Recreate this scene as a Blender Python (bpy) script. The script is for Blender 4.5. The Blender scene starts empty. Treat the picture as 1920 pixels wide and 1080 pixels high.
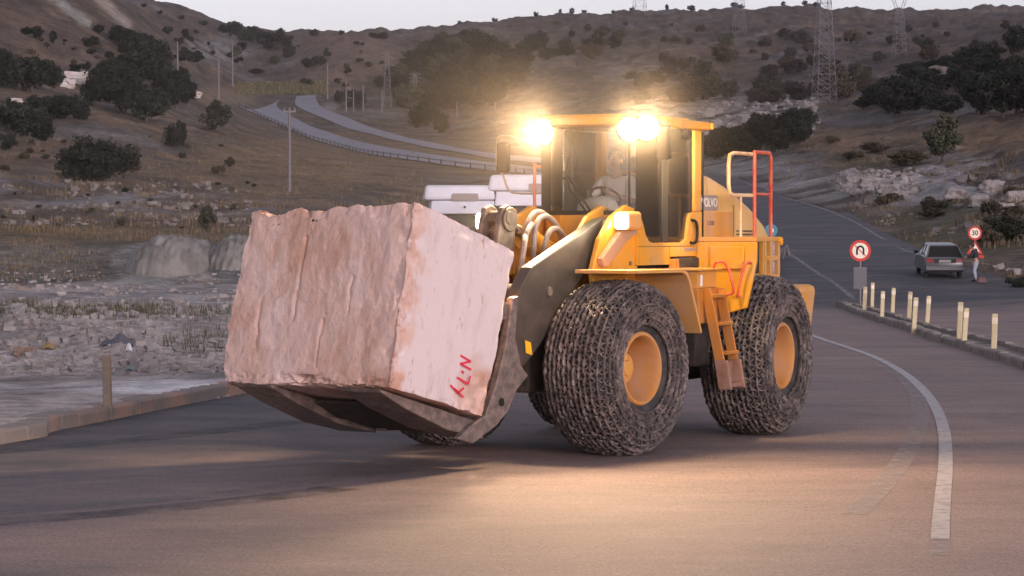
import bpy, bmesh, math, random
import numpy as np
from mathutils import Vector, Matrix, noise as mnoise
from mathutils.geometry import delaunay_2d_cdt
random.seed(7)
R = math.radians
scene = bpy.context.scene
col = scene.collection

# ------------------------------------------------------------------ camera
FPX, CXP, CYP, CAMH = 5000.0, 960.0, 540.0, 2.75
PITCH = math.atan(110 / FPX)
cam_d = bpy.data.cameras.new('camera')
cam = bpy.data.objects.new('camera', cam_d)
col.objects.link(cam)
cam.location = (0, 0, CAMH)
cam.rotation_euler = (math.pi / 2 - PITCH, 0, 0)
cam_d.sensor_width = 36.0
cam_d.lens = 36.0 * FPX / 1920
cam_d.clip_start = 0.5
cam_d.clip_end = 6000
scene.camera = cam

# ------------------------------------------------------------------ dusk sky and afterglow
SUN_AZ, SUN_EL = 154.0, 7.0          # azimuth clockwise from +Y (behind the camera, to its right)
world = bpy.data.worlds.new('World')
scene.world = world
world.use_nodes = True
wn = world.node_tree
wn.nodes.clear()
w_out = wn.nodes.new('ShaderNodeOutputWorld')
w_bg = wn.nodes.new('ShaderNodeBackground')
w_sky = wn.nodes.new('ShaderNodeTexSky')
w_sky.sky_type = 'NISHITA'
w_sky.sun_disc = False
w_sky.sun_elevation = R(SUN_EL)
w_sky.sun_rotation = R(SUN_AZ)
w_sky.dust_density = 2.0
w_sky.air_density = 1.0
w_hs = wn.nodes.new('ShaderNodeHueSaturation')
w_hs.inputs['Saturation'].default_value = 0.30
w_mul = wn.nodes.new('ShaderNodeMix')
w_mul.data_type = 'RGBA'; w_mul.blend_type = 'MULTIPLY'
w_mul.inputs[0].default_value = 1.0
w_mul.inputs[7].default_value = (1.0, 0.955, 1.12, 1)
wn.links.new(w_sky.outputs[0], w_hs.inputs['Color'])
wn.links.new(w_hs.outputs[0], w_mul.inputs[6])
wn.links.new(w_mul.outputs[2], w_bg.inputs['Color'])
wn.links.new(w_bg.outputs[0], w_out.inputs['Surface'])
w_bg.inputs['Strength'].default_value = 0.114

sun_d = bpy.data.lights.new('sun', 'SUN')
sun_d.energy = 0.46
sun_d.angle = R(25)
sun_d.color = (1.0, 0.80, 0.76)
sun = bpy.data.objects.new('sun', sun_d)
col.objects.link(sun)
sd = Vector((math.sin(R(SUN_AZ)) * math.cos(R(SUN_EL)), math.cos(R(SUN_AZ)) * math.cos(R(SUN_EL)), math.sin(R(SUN_EL))))
sun.rotation_euler = (-sd).to_track_quat('-Z', 'Y').to_euler()

scene.view_settings.view_transform = 'Standard'
scene.view_settings.look = 'None'
scene.view_settings.gamma = 1.0
scene.view_settings.use_curve_mapping = False
scene.view_settings.exposure = 1.25
scene.cycles.use_denoising = True
scene.cycles.max_bounces = 6
scene.cycles.volume_bounces = 0
scene.cycles.transparent_max_bounces = 12
scene.cycles.sample_clamp_indirect = 4.0
scene.cycles.caustics_reflective = False
scene.cycles.caustics_refractive = False

# ------------------------------------------------------------------ helpers
def ray(u, v):
    x = (u - CXP) / FPX; y = -(v - CYP) / FPX
    return np.array([x, math.cos(PITCH) + y * math.sin(PITCH), -math.sin(PITCH) + y * math.cos(PITCH)])

def at(u, v, Y):
    d = ray(u, v)
    return Vector(np.array([0, 0, CAMH]) + d * (Y / d[1]))

def gnd(u, v, z=0.0):
    d = ray(u, v)
    return Vector(np.array([0, 0, CAMH]) + d * ((z - CAMH) / d[2]))

def tag(o, label=None, cat=None, group=None, kind=None):
    if label: o['label'] = label
    if cat: o['category'] = cat
    if group: o['group'] = group
    if kind: o['kind'] = kind
    return o

def empty(name, loc=(0, 0, 0), rz=0.0):
    o = bpy.data.objects.new(name, None)
    col.objects.link(o)
    o.location = loc
    o.rotation_euler = (0, 0, rz)
    return o

def copy_tree(o, parent=None):
    c = o.copy()
    col.objects.link(c)
    if parent is not None:
        c.parent = parent
        c.matrix_parent_inverse = o.matrix_parent_inverse.copy()
    for ch in list(o.children):
        copy_tree(ch, c)
    return c

class MB:
    """collects shapes, then links them as one mesh object"""
    def __init__(s):
        s.v = []; s.f = []; s.m = []; s.cur = 0
    def add(s, vs, fs):
        o = len(s.v)
        s.v += [tuple(p) for p in vs]
        s.f += [tuple(i + o for i in f) for f in fs]
        s.m += [s.cur] * len(fs)
        return s
    def box(s, a, b, rot=None):
        x0, y0, z0 = a; x1, y1, z1 = b
        vs = [(x0, y0, z0), (x1, y0, z0), (x1, y1, z0), (x0, y1, z0), (x0, y0, z1), (x1, y0, z1), (x1, y1, z1), (x0, y1, z1)]
        if rot is not None:
            c = Vector(((x0 + x1) / 2, (y0 + y1) / 2, (z0 + z1) / 2))
            vs = [tuple(c + rot @ (Vector(p) - c)) for p in vs]
        return s.add(vs, [(0, 3, 2, 1), (4, 5, 6, 7), (0, 1, 5, 4), (1, 2, 6, 5), (2, 3, 7, 6), (3, 0, 4, 7)])
    def hexa(s, p):          # eight corners: bottom four then top four
        return s.add(p, [(0, 3, 2, 1), (4, 5, 6, 7), (0, 1, 5, 4), (1, 2, 6, 5), (2, 3, 7, 6), (3, 0, 4, 7)])
    def prism_y(s, poly, y0, y1):   # outline in x,z extruded along y
        n = len(poly)
        vs = [(x, y0, z) for x, z in poly] + [(x, y1, z) for x, z in poly]
        fs = [tuple(range(n)), tuple(range(2 * n - 1, n - 1, -1))]
        fs += [(i, i + n, (i + 1) % n + n, (i + 1) % n) for i in range(n)]
        return s.add(vs, fs)
    def prism_z(s, poly, z0, z1):
        n = len(poly)
        vs = [(x, y, z0) for x, y in poly] + [(x, y, z1) for x, y in poly]
        fs = [tuple(range(n - 1, -1, -1)), tuple(range(n, 2 * n))]
        fs += [(i, (i + 1) % n, (i + 1) % n + n, i + n) for i in range(n)]
        return s.add(vs, fs)
    def prism_x(s, poly, x0, x1):   # outline in y,z
        n = len(poly)
        vs = [(x0, y, z) for y, z in poly] + [(x1, y, z) for y, z in poly]
        fs = [tuple(range(n - 1, -1, -1)), tuple(range(n, 2 * n))]
        fs += [(i, (i + 1) % n, (i + 1) % n + n, i + n) for i in range(n)]
        return s.add(vs, fs)
    def tube(s, pts, r, n=8, caps=True):
        pts = [Vector(p) for p in pts]
        rs = r if isinstance(r, (list, tuple)) else [r] * len(pts)
        rings = []
        up = None
        for i, p in enumerate(pts):
            d = (pts[min(i + 1, len(pts) - 1)] - pts[max(i - 1, 0)]).normalized()
            if up is None:
                up = Vector((0, 0, 1)) if abs(d.z) < 0.9 else Vector((1, 0, 0))
            a = d.cross(up)
            if a.length < 1e-5:
                a = d.orthogonal()
            a.normalize(); b = a.cross(d).normalized(); up = b
            rings.append([p + (a * math.cos(2 * math.pi * k / n) + b * math.sin(2 * math.pi * k / n)) * rs[i] for k in range(n)])
        vs = [q for rg in rings for q in rg]
        fs = []
        for i in range(len(pts) - 1):
            for k in range(n):
                fs.append((i * n + k, i * n + (k + 1) % n, (i + 1) * n + (k + 1) % n, (i + 1) * n + k))
        if caps:
            fs.append(tuple(range(n - 1, -1, -1)))
            fs.append(tuple((len(pts) - 1) * n + k for k in range(n)))
        return s.add(vs, fs)
    def lathe_y(s, prof, n=48, c=(0, 0, 0)):     # profile (r, y) spun about the y axis
        vs = []; fs = []
        m = len(prof)
        for k in range(n):
            a = 2 * math.pi * k / n
            for r, y in prof:
                vs.append((c[0] + r * math.cos(a), c[1] + y, c[2] + r * math.sin(a)))
        for k in range(n):
            for i in range(m - 1):
                fs.append((k * m + i, k * m + i + 1, ((k + 1) % n) * m + i + 1, ((k + 1) % n) * m + i))
        return s.add(vs, fs)
    def lathe_z(s, prof, n=24, c=(0, 0, 0)):
        vs = []; fs = []
        m = len(prof)
        for k in range(n):
            a = 2 * math.pi * k / n
            for r, z in prof:
                vs.append((c[0] + r * math.cos(a), c[1] + r * math.sin(a), c[2] + z))
        for k in range(n):
            for i in range(m - 1):
                fs.append((k * m + i, ((k + 1) % n) * m + i, ((k + 1) % n) * m + i + 1, k * m + i + 1))
        return s.add(vs, fs)
    def build(s, name, mats, parent=None, loc=None, rot=None, bevel=0.0, smooth=None, link=True, fix=True):
        me = bpy.data.meshes.new(name)
        me.from_pydata(s.v, [], s.f)
        if not isinstance(mats, (list, tuple)):
            mats = [mats]
        for m in mats:
            me.materials.append(m)
        if len(mats) > 1:
            me.polygons.foreach_set('material_index', s.m)
        if fix:
            bm = bmesh.new(); bm.from_mesh(me)
            bmesh.ops.remove_doubles(bm, verts=bm.verts, dist=1e-5)
            bmesh.ops.recalc_face_normals(bm, faces=bm.faces)
            bm.to_mesh(me); bm.free()
        if smooth:
            me.polygons.foreach_set('use_smooth', [True] * len(me.polygons))
            me.set_sharp_from_angle(angle=R(smooth))
        me.update()
        o = bpy.data.objects.new(name, me)
        if link:
            col.objects.link(o)
        if parent is not None:
            o.parent = parent
        if loc is not None:
            o.location = loc
        if rot is not None:
            o.rotation_euler = rot
        if bevel:
            md = o.modifiers.new('bevel', 'BEVEL')
            md.width = bevel; md.segments = 2; md.limit_method = 'ANGLE'; md.angle_limit = R(40)
        return o

def rrect(x0, x1, y0, y1, r, n=4):
    pts = []
    for cx, cy, a0 in ((x1 - r, y1 - r, 0), (x0 + r, y1 - r, 90), (x0 + r, y0 + r, 180), (x1 - r, y0 + r, 270)):
        for k in range(n + 1):
            a = R(a0 + 90 * k / n)
            pts.append((cx + r * math.cos(a), cy + r * math.sin(a)))
    return pts

def smooth_pts(pts, n=6):
    """Catmull-Rom through the points"""
    P = [Vector(p) for p in pts]
    out = []
    for i in range(len(P) - 1):
        p0, p1, p2, p3 = P[max(i - 1, 0)], P[i], P[i + 1], P[min(i + 2, len(P) - 1)]
        for k in range(n):
            t = k / n
            out.append(0.5 * ((2 * p1) + (p2 - p0) * t + (2 * p0 - 5 * p1 + 4 * p2 - p3) * t * t + (3 * p1 - p0 - 3 * p2 + p3) * t ** 3))
    out.append(P[-1])
    return out

def text_mesh(name, s, size, mat, parent=None, matrix=None, depth=0.003, sx=1.0):
    cu = bpy.data.curves.new(name, 'FONT')
    cu.body = s; cu.size = size; cu.extrude = depth
    cu.align_x = 'CENTER'; cu.align_y = 'CENTER'
    cu.offset = size * 0.012
    to = bpy.data.objects.new('tmp_text', cu)
    col.objects.link(to)
    bpy.context.view_layer.update()
    dg = bpy.context.evaluated_depsgraph_get()
    me = bpy.data.meshes.new_from_object(to.evaluated_get(dg))
    bpy.data.objects.remove(to)
    me.name = name
    me.materials.clear(); me.materials.append(mat)
    if sx != 1.0:
        me.transform(Matrix.Diagonal((sx, 1, 1, 1)))
    if matrix is not None:
        me.transform(matrix)
    o = bpy.data.objects.new(name, me)
    col.objects.link(o)
    if parent is not None:
        o.parent = parent
    return o

# ------------------------------------------------------------------ materials
def new_mat(name):
    m = bpy.data.materials.new(name)
    m.use_nodes = True
    nt = m.node_tree
    b = nt.nodes['Principled BSDF']
    return m, nt, b

def nmat(name, base, rough=0.7, metal=0.0, var=None, vscale=6.0, bump=0.0, bscale=40.0, detail=5.0, thr=(0.4, 0.65), spec=0.5, coord='Object', stretch=None):
    """principled material: base colour mixed with var by noise, with noise bump"""
    m, nt, b = new_mat(name)
    b.inputs['Roughness'].default_value = rough
    b.inputs['Metallic'].default_value = metal
    b.inputs['Specular IOR Level'].default_value = spec
    tc = nt.nodes.new('ShaderNodeTexCoord')
    src = tc.outputs[coord]
    if stretch:
        mp = nt.nodes.new('ShaderNodeMapping')
        mp.inputs['Scale'].default_value = stretch
        nt.links.new(src, mp.inputs['Vector']); src = mp.outputs[0]
    if var is not None:
        n = nt.nodes.new('ShaderNodeTexNoise')
        n.inputs['Scale'].default_value = vscale
        n.inputs['Detail'].default_value = detail
        n.inputs['Roughness'].default_value = 0.65
        nt.links.new(src, n.inputs['Vector'])
        mr = nt.nodes.new('ShaderNodeMapRange')
        mr.inputs[1].default_value = thr[0]; mr.inputs[2].default_value = thr[1]
        nt.links.new(n.outputs[0], mr.inputs[0])
        mx = nt.nodes.new('ShaderNodeMix'); mx.data_type = 'RGBA'
        mx.inputs[6].default_value = (*base, 1); mx.inputs[7].default_value = (*var, 1)
        nt.links.new(mr.outputs[0], mx.inputs[0])
        nt.links.new(mx.outputs[2], b.inputs['Base Color'])
    else:
        b.inputs['Base Color'].default_value = (*base, 1)
    if bump:
        n2 = nt.nodes.new('ShaderNodeTexNoise')
        n2.inputs['Scale'].default_value = bscale
        n2.inputs['Detail'].default_value = 4.0
        nt.links.new(src, n2.inputs['Vector'])
        bp = nt.nodes.new('ShaderNodeBump')
        bp.inputs['Strength'].default_value = bump
        bp.inputs['Distance'].default_value = 0.02
        nt.links.new(n2.outputs[0], bp.inputs['Height'])
        nt.links.new(bp.outputs[0], b.inputs['Normal'])
    return m

def emat(name, colr, strength):
    m, nt, b = new_mat(name)
    b.inputs['Base Color'].default_value = (0.9, 0.9, 0.85, 1)
    b.inputs['Emission Color'].default_value = (*colr, 1)
    b.inputs['Emission Strength'].default_value = strength
    return m

def glass(name, tint, alpha_mix):
    m, nt, b = new_mat(name)
    out = nt.nodes['Material Output']
    tr = nt.nodes.new('ShaderNodeBsdfTransparent'); tr.inputs[0].default_value = (*tint, 1)
    gl = nt.nodes.new('ShaderNodeBsdfGlossy'); gl.inputs['Roughness'].default_value = 0.04
    df = nt.nodes.new('ShaderNodeBsdfDiffuse'); df.inputs[0].default_value = (0.45, 0.38, 0.33, 1)
    mx0 = nt.nodes.new('ShaderNodeMixShader'); mx0.inputs[0].default_value = alpha_mix     # dust film
    mx = nt.nodes.new('ShaderNodeMixShader')
    lw = nt.nodes.new('ShaderNodeFresnel'); lw.inputs[0].default_value = 1.45
    nt.links.new(tr.outputs[0], mx0.inputs[1]); nt.links.new(df.outputs[0], mx0.inputs[2])
    nt.links.new(lw.outputs[0], mx.inputs[0])
    nt.links.new(mx0.outputs[0], mx.inputs[1]); nt.links.new(gl.outputs[0], mx.inputs[2])
    nt.links.new(mx.outputs[0], out.inputs['Surface'])
    return m

M = {}
def painted(name, clean, dusty, grime, rough):
    """old machine paint: clean coat, stone dust in soft patches, thin dark run marks and chips"""
    m, nt, b = new_mat(name)
    b.inputs['Specular IOR Level'].default_value = .4
    tc = nt.nodes.new('ShaderNodeTexCoord')
    def nz(scale, detail, st=(1, 1, 1)):
        mp = nt.nodes.new('ShaderNodeMapping'); mp.inputs['Scale'].default_value = st
        nt.links.new(tc.outputs['Object'], mp.inputs['Vector'])
        n = nt.nodes.new('ShaderNodeTexNoise'); n.inputs['Scale'].default_value = scale; n.inputs['Detail'].default_value = detail; n.inputs['Roughness'].default_value = .68
        nt.links.new(mp.outputs[0], n.inputs['Vector']); return n.outputs[0]
    def mr(s, lo, hi, o0=0.0, o1=1.0):
        r = nt.nodes.new('ShaderNodeMapRange'); r.inputs[1].default_value = lo; r.inputs[2].default_value = hi; r.inputs[3].default_value = o0; r.inputs[4].default_value = o1
        nt.links.new(s, r.inputs[0]); return r.outputs[0]
    def mx(f, a_, b_):
        k = nt.nodes.new('ShaderNodeMix'); k.data_type = 'RGBA'
        for i, q in ((0, f), (6, a_), (7, b_)):
            if isinstance(q, tuple): k.inputs[i].default_value = (*q, 1)
            else: nt.links.new(q, k.inputs[i])
        return k.outputs[2]
    c = mx(mr(nz(1.7, 7), .42, .72, 0, .85), clean, dusty)
    c = mx(mr(nz(5, 5, (1.6, 1.6, .16)), .58, .74, 0, .55), c, grime)
    c = mx(mr(nz(26, 4), .70, .76, 0, .8), c, (grime[0] * .5, grime[1] * .5, grime[2] * .6))
    nt.links.new(c, b.inputs['Base Color'])
    nt.links.new(mr(nz(1.7, 7), .40, .70, rough, min(1, rough + .35)), b.inputs['Roughness'])
    bp = nt.nodes.new('ShaderNodeBump'); bp.inputs['Strength'].default_value = .07; bp.inputs['Distance'].default_value = .02
    nt.links.new(nz(12, 4), bp.inputs['Height']); nt.links.new(bp.outputs[0], b.inputs['Normal'])
    return m
M['yellow'] = painted('yellow paint', (.68, .30, .022), (.56, .335, .14), (.26, .13, .05), .38)
M['yellow_dusty'] = painted('dusty yellow paint', (.58, .27, .05), (.50, .33, .22), (.24, .14, .08), .55)
M['orange'] = painted('orange brown paint', (.46, .17, .025), (.38, .20, .09), (.16, .08, .04), .5)
M['rim'] = painted('dusty rim paint', (.50, .215, .04), (.46, .28, .18), (.17, .095, .055), .55)
M['armgrey'] = nmat('grey arm paint', (0.042, 0.034, 0.029), 0.5, var=(0.085, 0.065, 0.055), vscale=3.5, thr=(0.45, 0.75), bump=0.08, bscale=12)
M['steel'] = nmat('worn steel', (0.15, 0.12, 0.11), 0.45, 0.4, var=(0.30, 0.23, 0.20), vscale=9, bump=0.2, bscale=24)
M['black'] = nmat('black trim', (0.012, 0.0115, 0.0115), 0.55, spec=.3)
M['dark'] = nmat('dark grimy metal', (0.03, 0.026, 0.024), 0.7, var=(0.07, 0.05, 0.04), vscale=8)
M['rubber'] = nmat('dusty rubber', (0.022, 0.021, 0.022), 0.85, var=(0.06, 0.052, 0.05), vscale=6, bump=0.3, bscale=30)
M['chain'] = nmat('dusty chain steel', (0.062, 0.052, 0.05), 0.55, 0.25, var=(0.20, 0.155, 0.14), vscale=7, bump=0.15, bscale=60)
M['red'] = nmat('red paint', (0.62, 0.06, 0.03), 0.45, var=(0.60, 0.17, 0.09), vscale=5)
M['hose'] = nmat('dusty hydraulic hose', (0.22, 0.17, 0.15), 0.7, var=(0.34, 0.27, 0.24), vscale=12)
M['white'] = nmat('white paint', (0.80, 0.78, 0.79), 0.35, var=(0.66, 0.62, 0.62), vscale=3, thr=(0.5, 0.8))
M['seat'] = nmat('seat fabric', (0.035, 0.033, 0.035), 0.9)
M['interior'] = nmat('cab lining', (0.16, 0.13, 0.12), 0.8)
M['glass'] = glass('cab glass', (0.95, 0.955, 0.94), 0.055)
M['carglass'] = glass('dark car glass', (0.12, 0.13, 0.13), 0.04)
M['lens'] = emat('lit lamp lens', (1.0, 0.80, 0.45), 220.0)
M['headlens'] = emat('lit headlamp lens', (1.0, 0.86, 0.62), 14.0)
M['chrome'] = nmat('chrome', (0.6, 0.58, 0.56), 0.2, 1.0)
M['text_white'] = nmat('white lettering', (0.78, 0.74, 0.70), 0.5)
M['badge_grey'] = nmat('grey badge', (0.30, 0.25, 0.23), 0.5)
M['text_grey'] = nmat('grey lettering', (0.22, 0.16, 0.13), 0.5)
M['sticker'] = nmat('yellow sticker', (0.75, 0.42, 0.02), 0.5)
M['skin'] = nmat('skin', (0.36, 0.20, 0.14), 0.55)
M['hair'] = nmat('dark hair', (0.025, 0.018, 0.015), 0.7)
M['shirt'] = nmat('pale shirt', (0.66, 0.62, 0.60), 0.9, var=(0.56, 0.52, 0.50), vscale=9)
M['trousers'] = nmat('dark trousers', (0.05, 0.05, 0.06), 0.9)
M['jeans'] = nmat('pale washed jeans', (0.33, 0.36, 0.42), 0.9, var=(0.24, 0.27, 0.33), vscale=14)
M['jacket'] = nmat('dark jacket', (0.025, 0.025, 0.035), 0.9)
# ------------------------------------------------------------------ terrain: height table (distance -> height seen at that azimuth)
COLS = {
 -900: [(55,0),(75,0.6),(115,1.0),(123,2.9),(150,4.5),(180,8),(220,14),(270,22),(330,34),(400,48),(480,62),(600,82),(800,110),(1100,130),(1600,130)],
 -300: [(55,0),(62,.5),(75,0.6),(115,1.0),(123,2.6),(150,3.7),(180,6),(220,11),(270,18),(330,28),(400,40),(480,53),(600,72),(800,98),(1100,120),(1600,120)],
 0:    'v 115 532 123 457 135 442 150 420 165 402 180 372 220 312 270 250 330 180 400 95 480 0 580 -80 700 -120 850 -100 1100 -60 1600 -20',
 240:  'v 115 532 123 452 135 444 150 424 165 405 180 383 220 332 270 282 330 228 400 165 480 85 560 38 620 42 700 50 850 25 1050 2 1300 -2 1600 5',
 480:  'v 115 530 123 458 135 447 150 430 165 415 180 395 220 352 270 315 330 285 400 260 480 238 580 214 690 192 760 168 850 150 950 112 1080 90 1300 64 1600 70',
 640:  'v 125 500 150 450 180 405 220 365 270 330 330 305 400 288 480 270 560 245 640 214 720 180 800 140 880 85 980 66 1100 90 1300 72 1600 72',
 800:  'v 125 510 150 470 180 425 220 385 270 345 330 312 400 290 450 280 510 262 600 235 700 195 800 160 900 125 1050 90 1250 66 1400 58 1600 60',
 960:  'z 95 0 105 .4 122 1.2 150 2.2 180 3.4 215 4.8 270 7.6 v 330 318 380 300 430 284 480 262 580 232 700 195 850 140 1050 92 1300 48 1600 50',
 1200: 'z 95 0 105 .5 122 1.5 150 2.6 180 3.9 215 5.3 270 8.0 v 330 318 380 285 430 255 480 228 580 192 700 160 850 120 1050 72 1300 30 1600 32',
 1440: 'z 95 0 105 .6 122 1.6 150 2.7 180 3.9 219 5.6 v 232 335 255 312 300 290 360 258 430 228 500 200 600 165 720 132 850 105 1050 66 1300 27 1600 30',
 1680: 'z 95 0 104 .75 122 1.55 142 2.3 v 152 425 165 398 180 368 200 345 225 318 255 292 270 280 330 232 400 205 480 175 580 145 700 118 850 90 1050 58 1300 33 1600 36',
 1920: 'z 90 0 101 .4 v 106 525 112 500 122 462 135 430 150 395 170 350 190 318 220 288 270 240 330 185 400 130 460 75 520 62 600 62 700 60 850 54 1050 44 1300 33 1600 36',
 2300: [(80,0),(95,1.0),(110,3.0),(135,5.5),(170,9),(220,14),(270,20),(330,28),(400,40),(480,50),(600,60),(800,75),(1100,100),(1600,120)],
 2900: [(70,0),(95,2.0),(110,4.0),(135,7),(170,11),(220,16),(270,24),(330,34),(400,46),(480,56),(600,70),(800,90),(1100,110),(1600,125)],
}
LNY = np.linspace(math.log(10), math.log(1750), 700)
_us = sorted(COLS)
_G = []
for _u in _us:
    d = COLS[_u]
    if isinstance(d, str):
        t = d.split(); mode = None; pts = []; k = 0
        while k < len(t):
            if t[k] in 'vz':
                mode = t[k]; k += 1; continue
            Y = float(t[k]); val = float(t[k + 1]); k += 2
            pts.append((Y, val if mode == 'z' else at(_u, val, Y).z))
    else:
        pts = d
    if pts[0][0] > 75 and _u < 900:
        pts = [(52, 0.0), (58, 0.35), (66, 0.55), (80, 0.30), (100, 0.25)] + pts
    z = np.interp(LNY, np.log([p[0] for p in pts]), [p[1] for p in pts])
    ker = np.hanning(13); ker /= ker.sum()
    _G.append(np.convolve(np.pad(z, 6, mode='edge'), ker, 'valid'))
_G = np.array(_G); _us = np.array(_us, float)

def tz_base(X, Y):
    X = np.asarray(X, float); Y = np.asarray(Y, float)
    r = np.hypot(X, Y)
    phi = np.arctan2(X, np.where(np.abs(Y) < 1e-6, 1e-6, Y))
    u = CXP + FPX * np.tan(np.clip(phi, -R(20), R(20)))
    u = np.clip(u, _us[0], _us[-1] - 1e-3)
    i = np.clip(np.searchsorted(_us, u, side='right') - 1, 0, len(_us) - 2)
    t = (u - _us[i]) / (_us[i + 1] - _us[i])
    f = (np.log(np.clip(r, 10.01, 1740)) - LNY[0]) / (LNY[1] - LNY[0])
    j = np.clip(f.astype(int), 0, len(LNY) - 2); w = f - j
    def g(k):
        k = np.clip(k, 0, len(_us) - 1)
        return _G[k, j] * (1 - w) + _G[k, j + 1] * w
    p0, p1, p2, p3 = g(i - 1), g(i), g(i + 1), g(i + 2)
    m1 = (p2 - p0) * .5; m2 = (p3 - p1) * .5
    lim = np.abs(p2 - p1) * 1.5 + 1e-9          # keep the curve from overshooting
    m1 = np.clip(m1, -lim, lim); m2 = np.clip(m2, -lim, lim)
    h = (2*t**3 - 3*t**2 + 1) * p1 + (t**3 - 2*t**2 + t) * m1 + (-2*t**3 + 3*t**2) * p2 + (t**3 - t**2) * m2
    fade = np.clip((R(85) - np.abs(phi)) / R(50), 0, 1)
    return h * fade

# the kerb on the left, the edges of the asphalt
KERB = [(p.x, p.y) for p in [gnd(-260, 905), gnd(0, 838), gnd(100, 813), gnd(200, 793), gnd(300, 772), gnd(400, 752), gnd(460, 741)]]
KERB = [(-13.5, 12), (-10.8, 22)] + KERB[1:] + [(-1.6, 54), (1.8, 66), (5.6, 82), (9, 97), (11.0, 110), (11.6, 122), (11.1, 150), (10.9, 180), (9.5, 215), (8, 260), (4, 310), (2, 325)]
FAREDGE = [(34, 12), (34, 40), (29, 70), (24, 88), (19.6, 101), (18.9, 120), (20.0, 139), (21, 165), (21.4, 215), (19.2, 270), (16, 318), (14, 330)]
_ky = np.array([p[1] for p in KERB]); _kx = np.array([p[0] for p in KERB])
_fy = np.array([p[1] for p in FAREDGE]); _fx = np.array([p[0] for p in FAREDGE])
def sstep(a, b, x):
    t = np.clip((x - a) / (b - a), 0, 1); return t * t * (3 - 2 * t)

def tz0(X, Y):
    X = np.asarray(X, float); Y = np.asarray(Y, float)
    d = np.interp(Y, _ky, _kx) - X                # metres to the left of the kerb
    lot = np.where(Y < 95, 0.24, 0.24 * np.clip((125 - Y) / 30, 0, 1)) * sstep(0.0, 0.25, d) * (Y > 0)
    left = sstep(0.0, 3.0, d)
    h = tz_base(X, Y)
    near = (Y < 112) & (Y > 0)
    h = np.where(near & (d < 3) & (X < np.interp(Y, _fy, _fx)), np.where(Y < 92, h * left, h), h)
    return h + lot

def hit(u, v, f=None, y0=30.0, y1=1700.0):
    f = f or tz0
    d = ray(u, v)
    Ys = np.exp(np.linspace(math.log(y0), math.log(y1), 1500))
    X = d[0] / d[1] * Ys; Z = CAMH + d[2] / d[1] * Ys
    g = f(X, Ys) - Z
    k = np.argmax(g >= 0)
    if g[k] < 0:
        k = len(Ys) - 1
    if k > 0 and g[k] > g[k - 1]:
        t = -g[k - 1] / (g[k] - g[k - 1])
        Y = Ys[k - 1] + t * (Ys[k] - Ys[k - 1])
    else:
        Y = Ys[k]
    return Vector((d[0] / d[1] * Y, Y, CAMH + d[2] / d[1] * Y))

LC_L = [(455, 203), (475, 212), (500, 223), (567, 253), (640, 277), (720, 294), (820, 308), (930, 321), (1010, 330), (1120, 342)]
LC_R = [(530, 182), (521, 192), (522, 204), (567, 230), (640, 257), (720, 276), (820, 292), (930, 307), (1010, 316), (1120, 328)]
RC_L = [(556, 181), (553, 192), (559, 201), (593, 217), (640, 237), (720, 259), (800, 277), (900, 294), (1000, 306), (1120, 322)]
RC_R = [(592, 178), (594, 190), (604, 202), (640, 217), (700, 241), (760, 258), (820, 270), (900, 285), (1000, 296), (1120, 312)]
def edge3(ps):
    return smooth_pts([hit(*p, y0=240) for p in ps], 12)
LC_L3, LC_R3, RC_L3, RC_R3 = edge3(LC_L), edge3(LC_R), edge3(RC_L), edge3(RC_R)

# ------------------------------------------------------------------ the ground sheet
az = np.concatenate([np.radians(np.linspace(-180, -30, 26))[:-1], np.radians(np.linspace(-30, -12, 50))[:-1],
                     np.radians(np.linspace(-12, 12, 560)), np.radians(np.linspace(12, 30, 50))[1:], np.radians(np.linspace(30, 180, 26))[1:-1]])
rr = np.concatenate([[0.5, 6.0], np.exp(np.linspace(math.log(12), math.log(1720), 480)), [2400, 4200]])
NA, NR = len(az), len(rr)
AZ, RR = np.meshgrid(az, rr, indexing='ij')
GX = RR * np.sin(AZ); GY = RR * np.cos(AZ)
GZ = tz0(GX, GY)
road_d = np.full(GX.shape, 1e3)
for line, hw in ((LC_L3, 0), (LC_R3, 0), (RC_L3, 0), (RC_R3, 0)):
    for p in line:
        road_d = np.minimum(road_d, np.hypot(GX - p.x, (GY - p.y)))
kd = np.interp(GY, _ky, _kx) - GX
fd = GX - np.interp(GY, _fy, _fx)
in_asph = (kd < 0.0) & (fd < 0.0) & (GY > 12) & (GY < 329)
near_d = np.where((GY < 331), np.maximum(kd, fd), 1e3)
free = sstep(0.5, 7, np.minimum(np.where(near_d < 0, 0, near_d), 1e3)) * sstep(9, 24, road_d)
free = np.where((GY < 60), sstep(.5, 3, kd) + sstep(.5, 3, fd), free)
free = np.clip(free, 0, 1) * np.clip((R(60) - np.abs(AZ)) / R(20), 0, 1)
N1 = np.zeros(GX.shape); N2 = np.zeros(GX.shape); N3 = np.zeros(GX.shape)
_idx = np.argwhere((np.abs(AZ) < R(34)) & (RR > 20))
for a, b in _idx:
    x, y = GX[a, b], GY[a, b]; r = RR[a, b]
    N1[a, b] = mnoise.fractal((x / 38, y / 52, 0.3), 1.0, 2.1, 5)
    N2[a, b] = mnoise.noise((x / 3.1, y / 4.6, 7.7)) + .6 * mnoise.noise((x / 1.2, y / 1.7, 2.7))
    N3[a, b] = mnoise.fractal((x / 9.0, y / 14.0, 5.1), 1.0, 2.0, 4)
amp1 = np.interp(RR, [30, 110, 130, 200, 500, 900, 1600], [0, .12, .35, 1.0, 4.0, 8.0, 9.0])
amp2 = np.interp(RR, [30, 45, 70, 130, 200, 400], [.03, .16, .20, .16, .25, .4])
gully = np.interp(RR, [150, 250, 500, 1000], [0, .3, .7, 1.2])
_pu = CXP + FPX * np.tan(np.clip(AZ, -R(30), R(30)))
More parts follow.
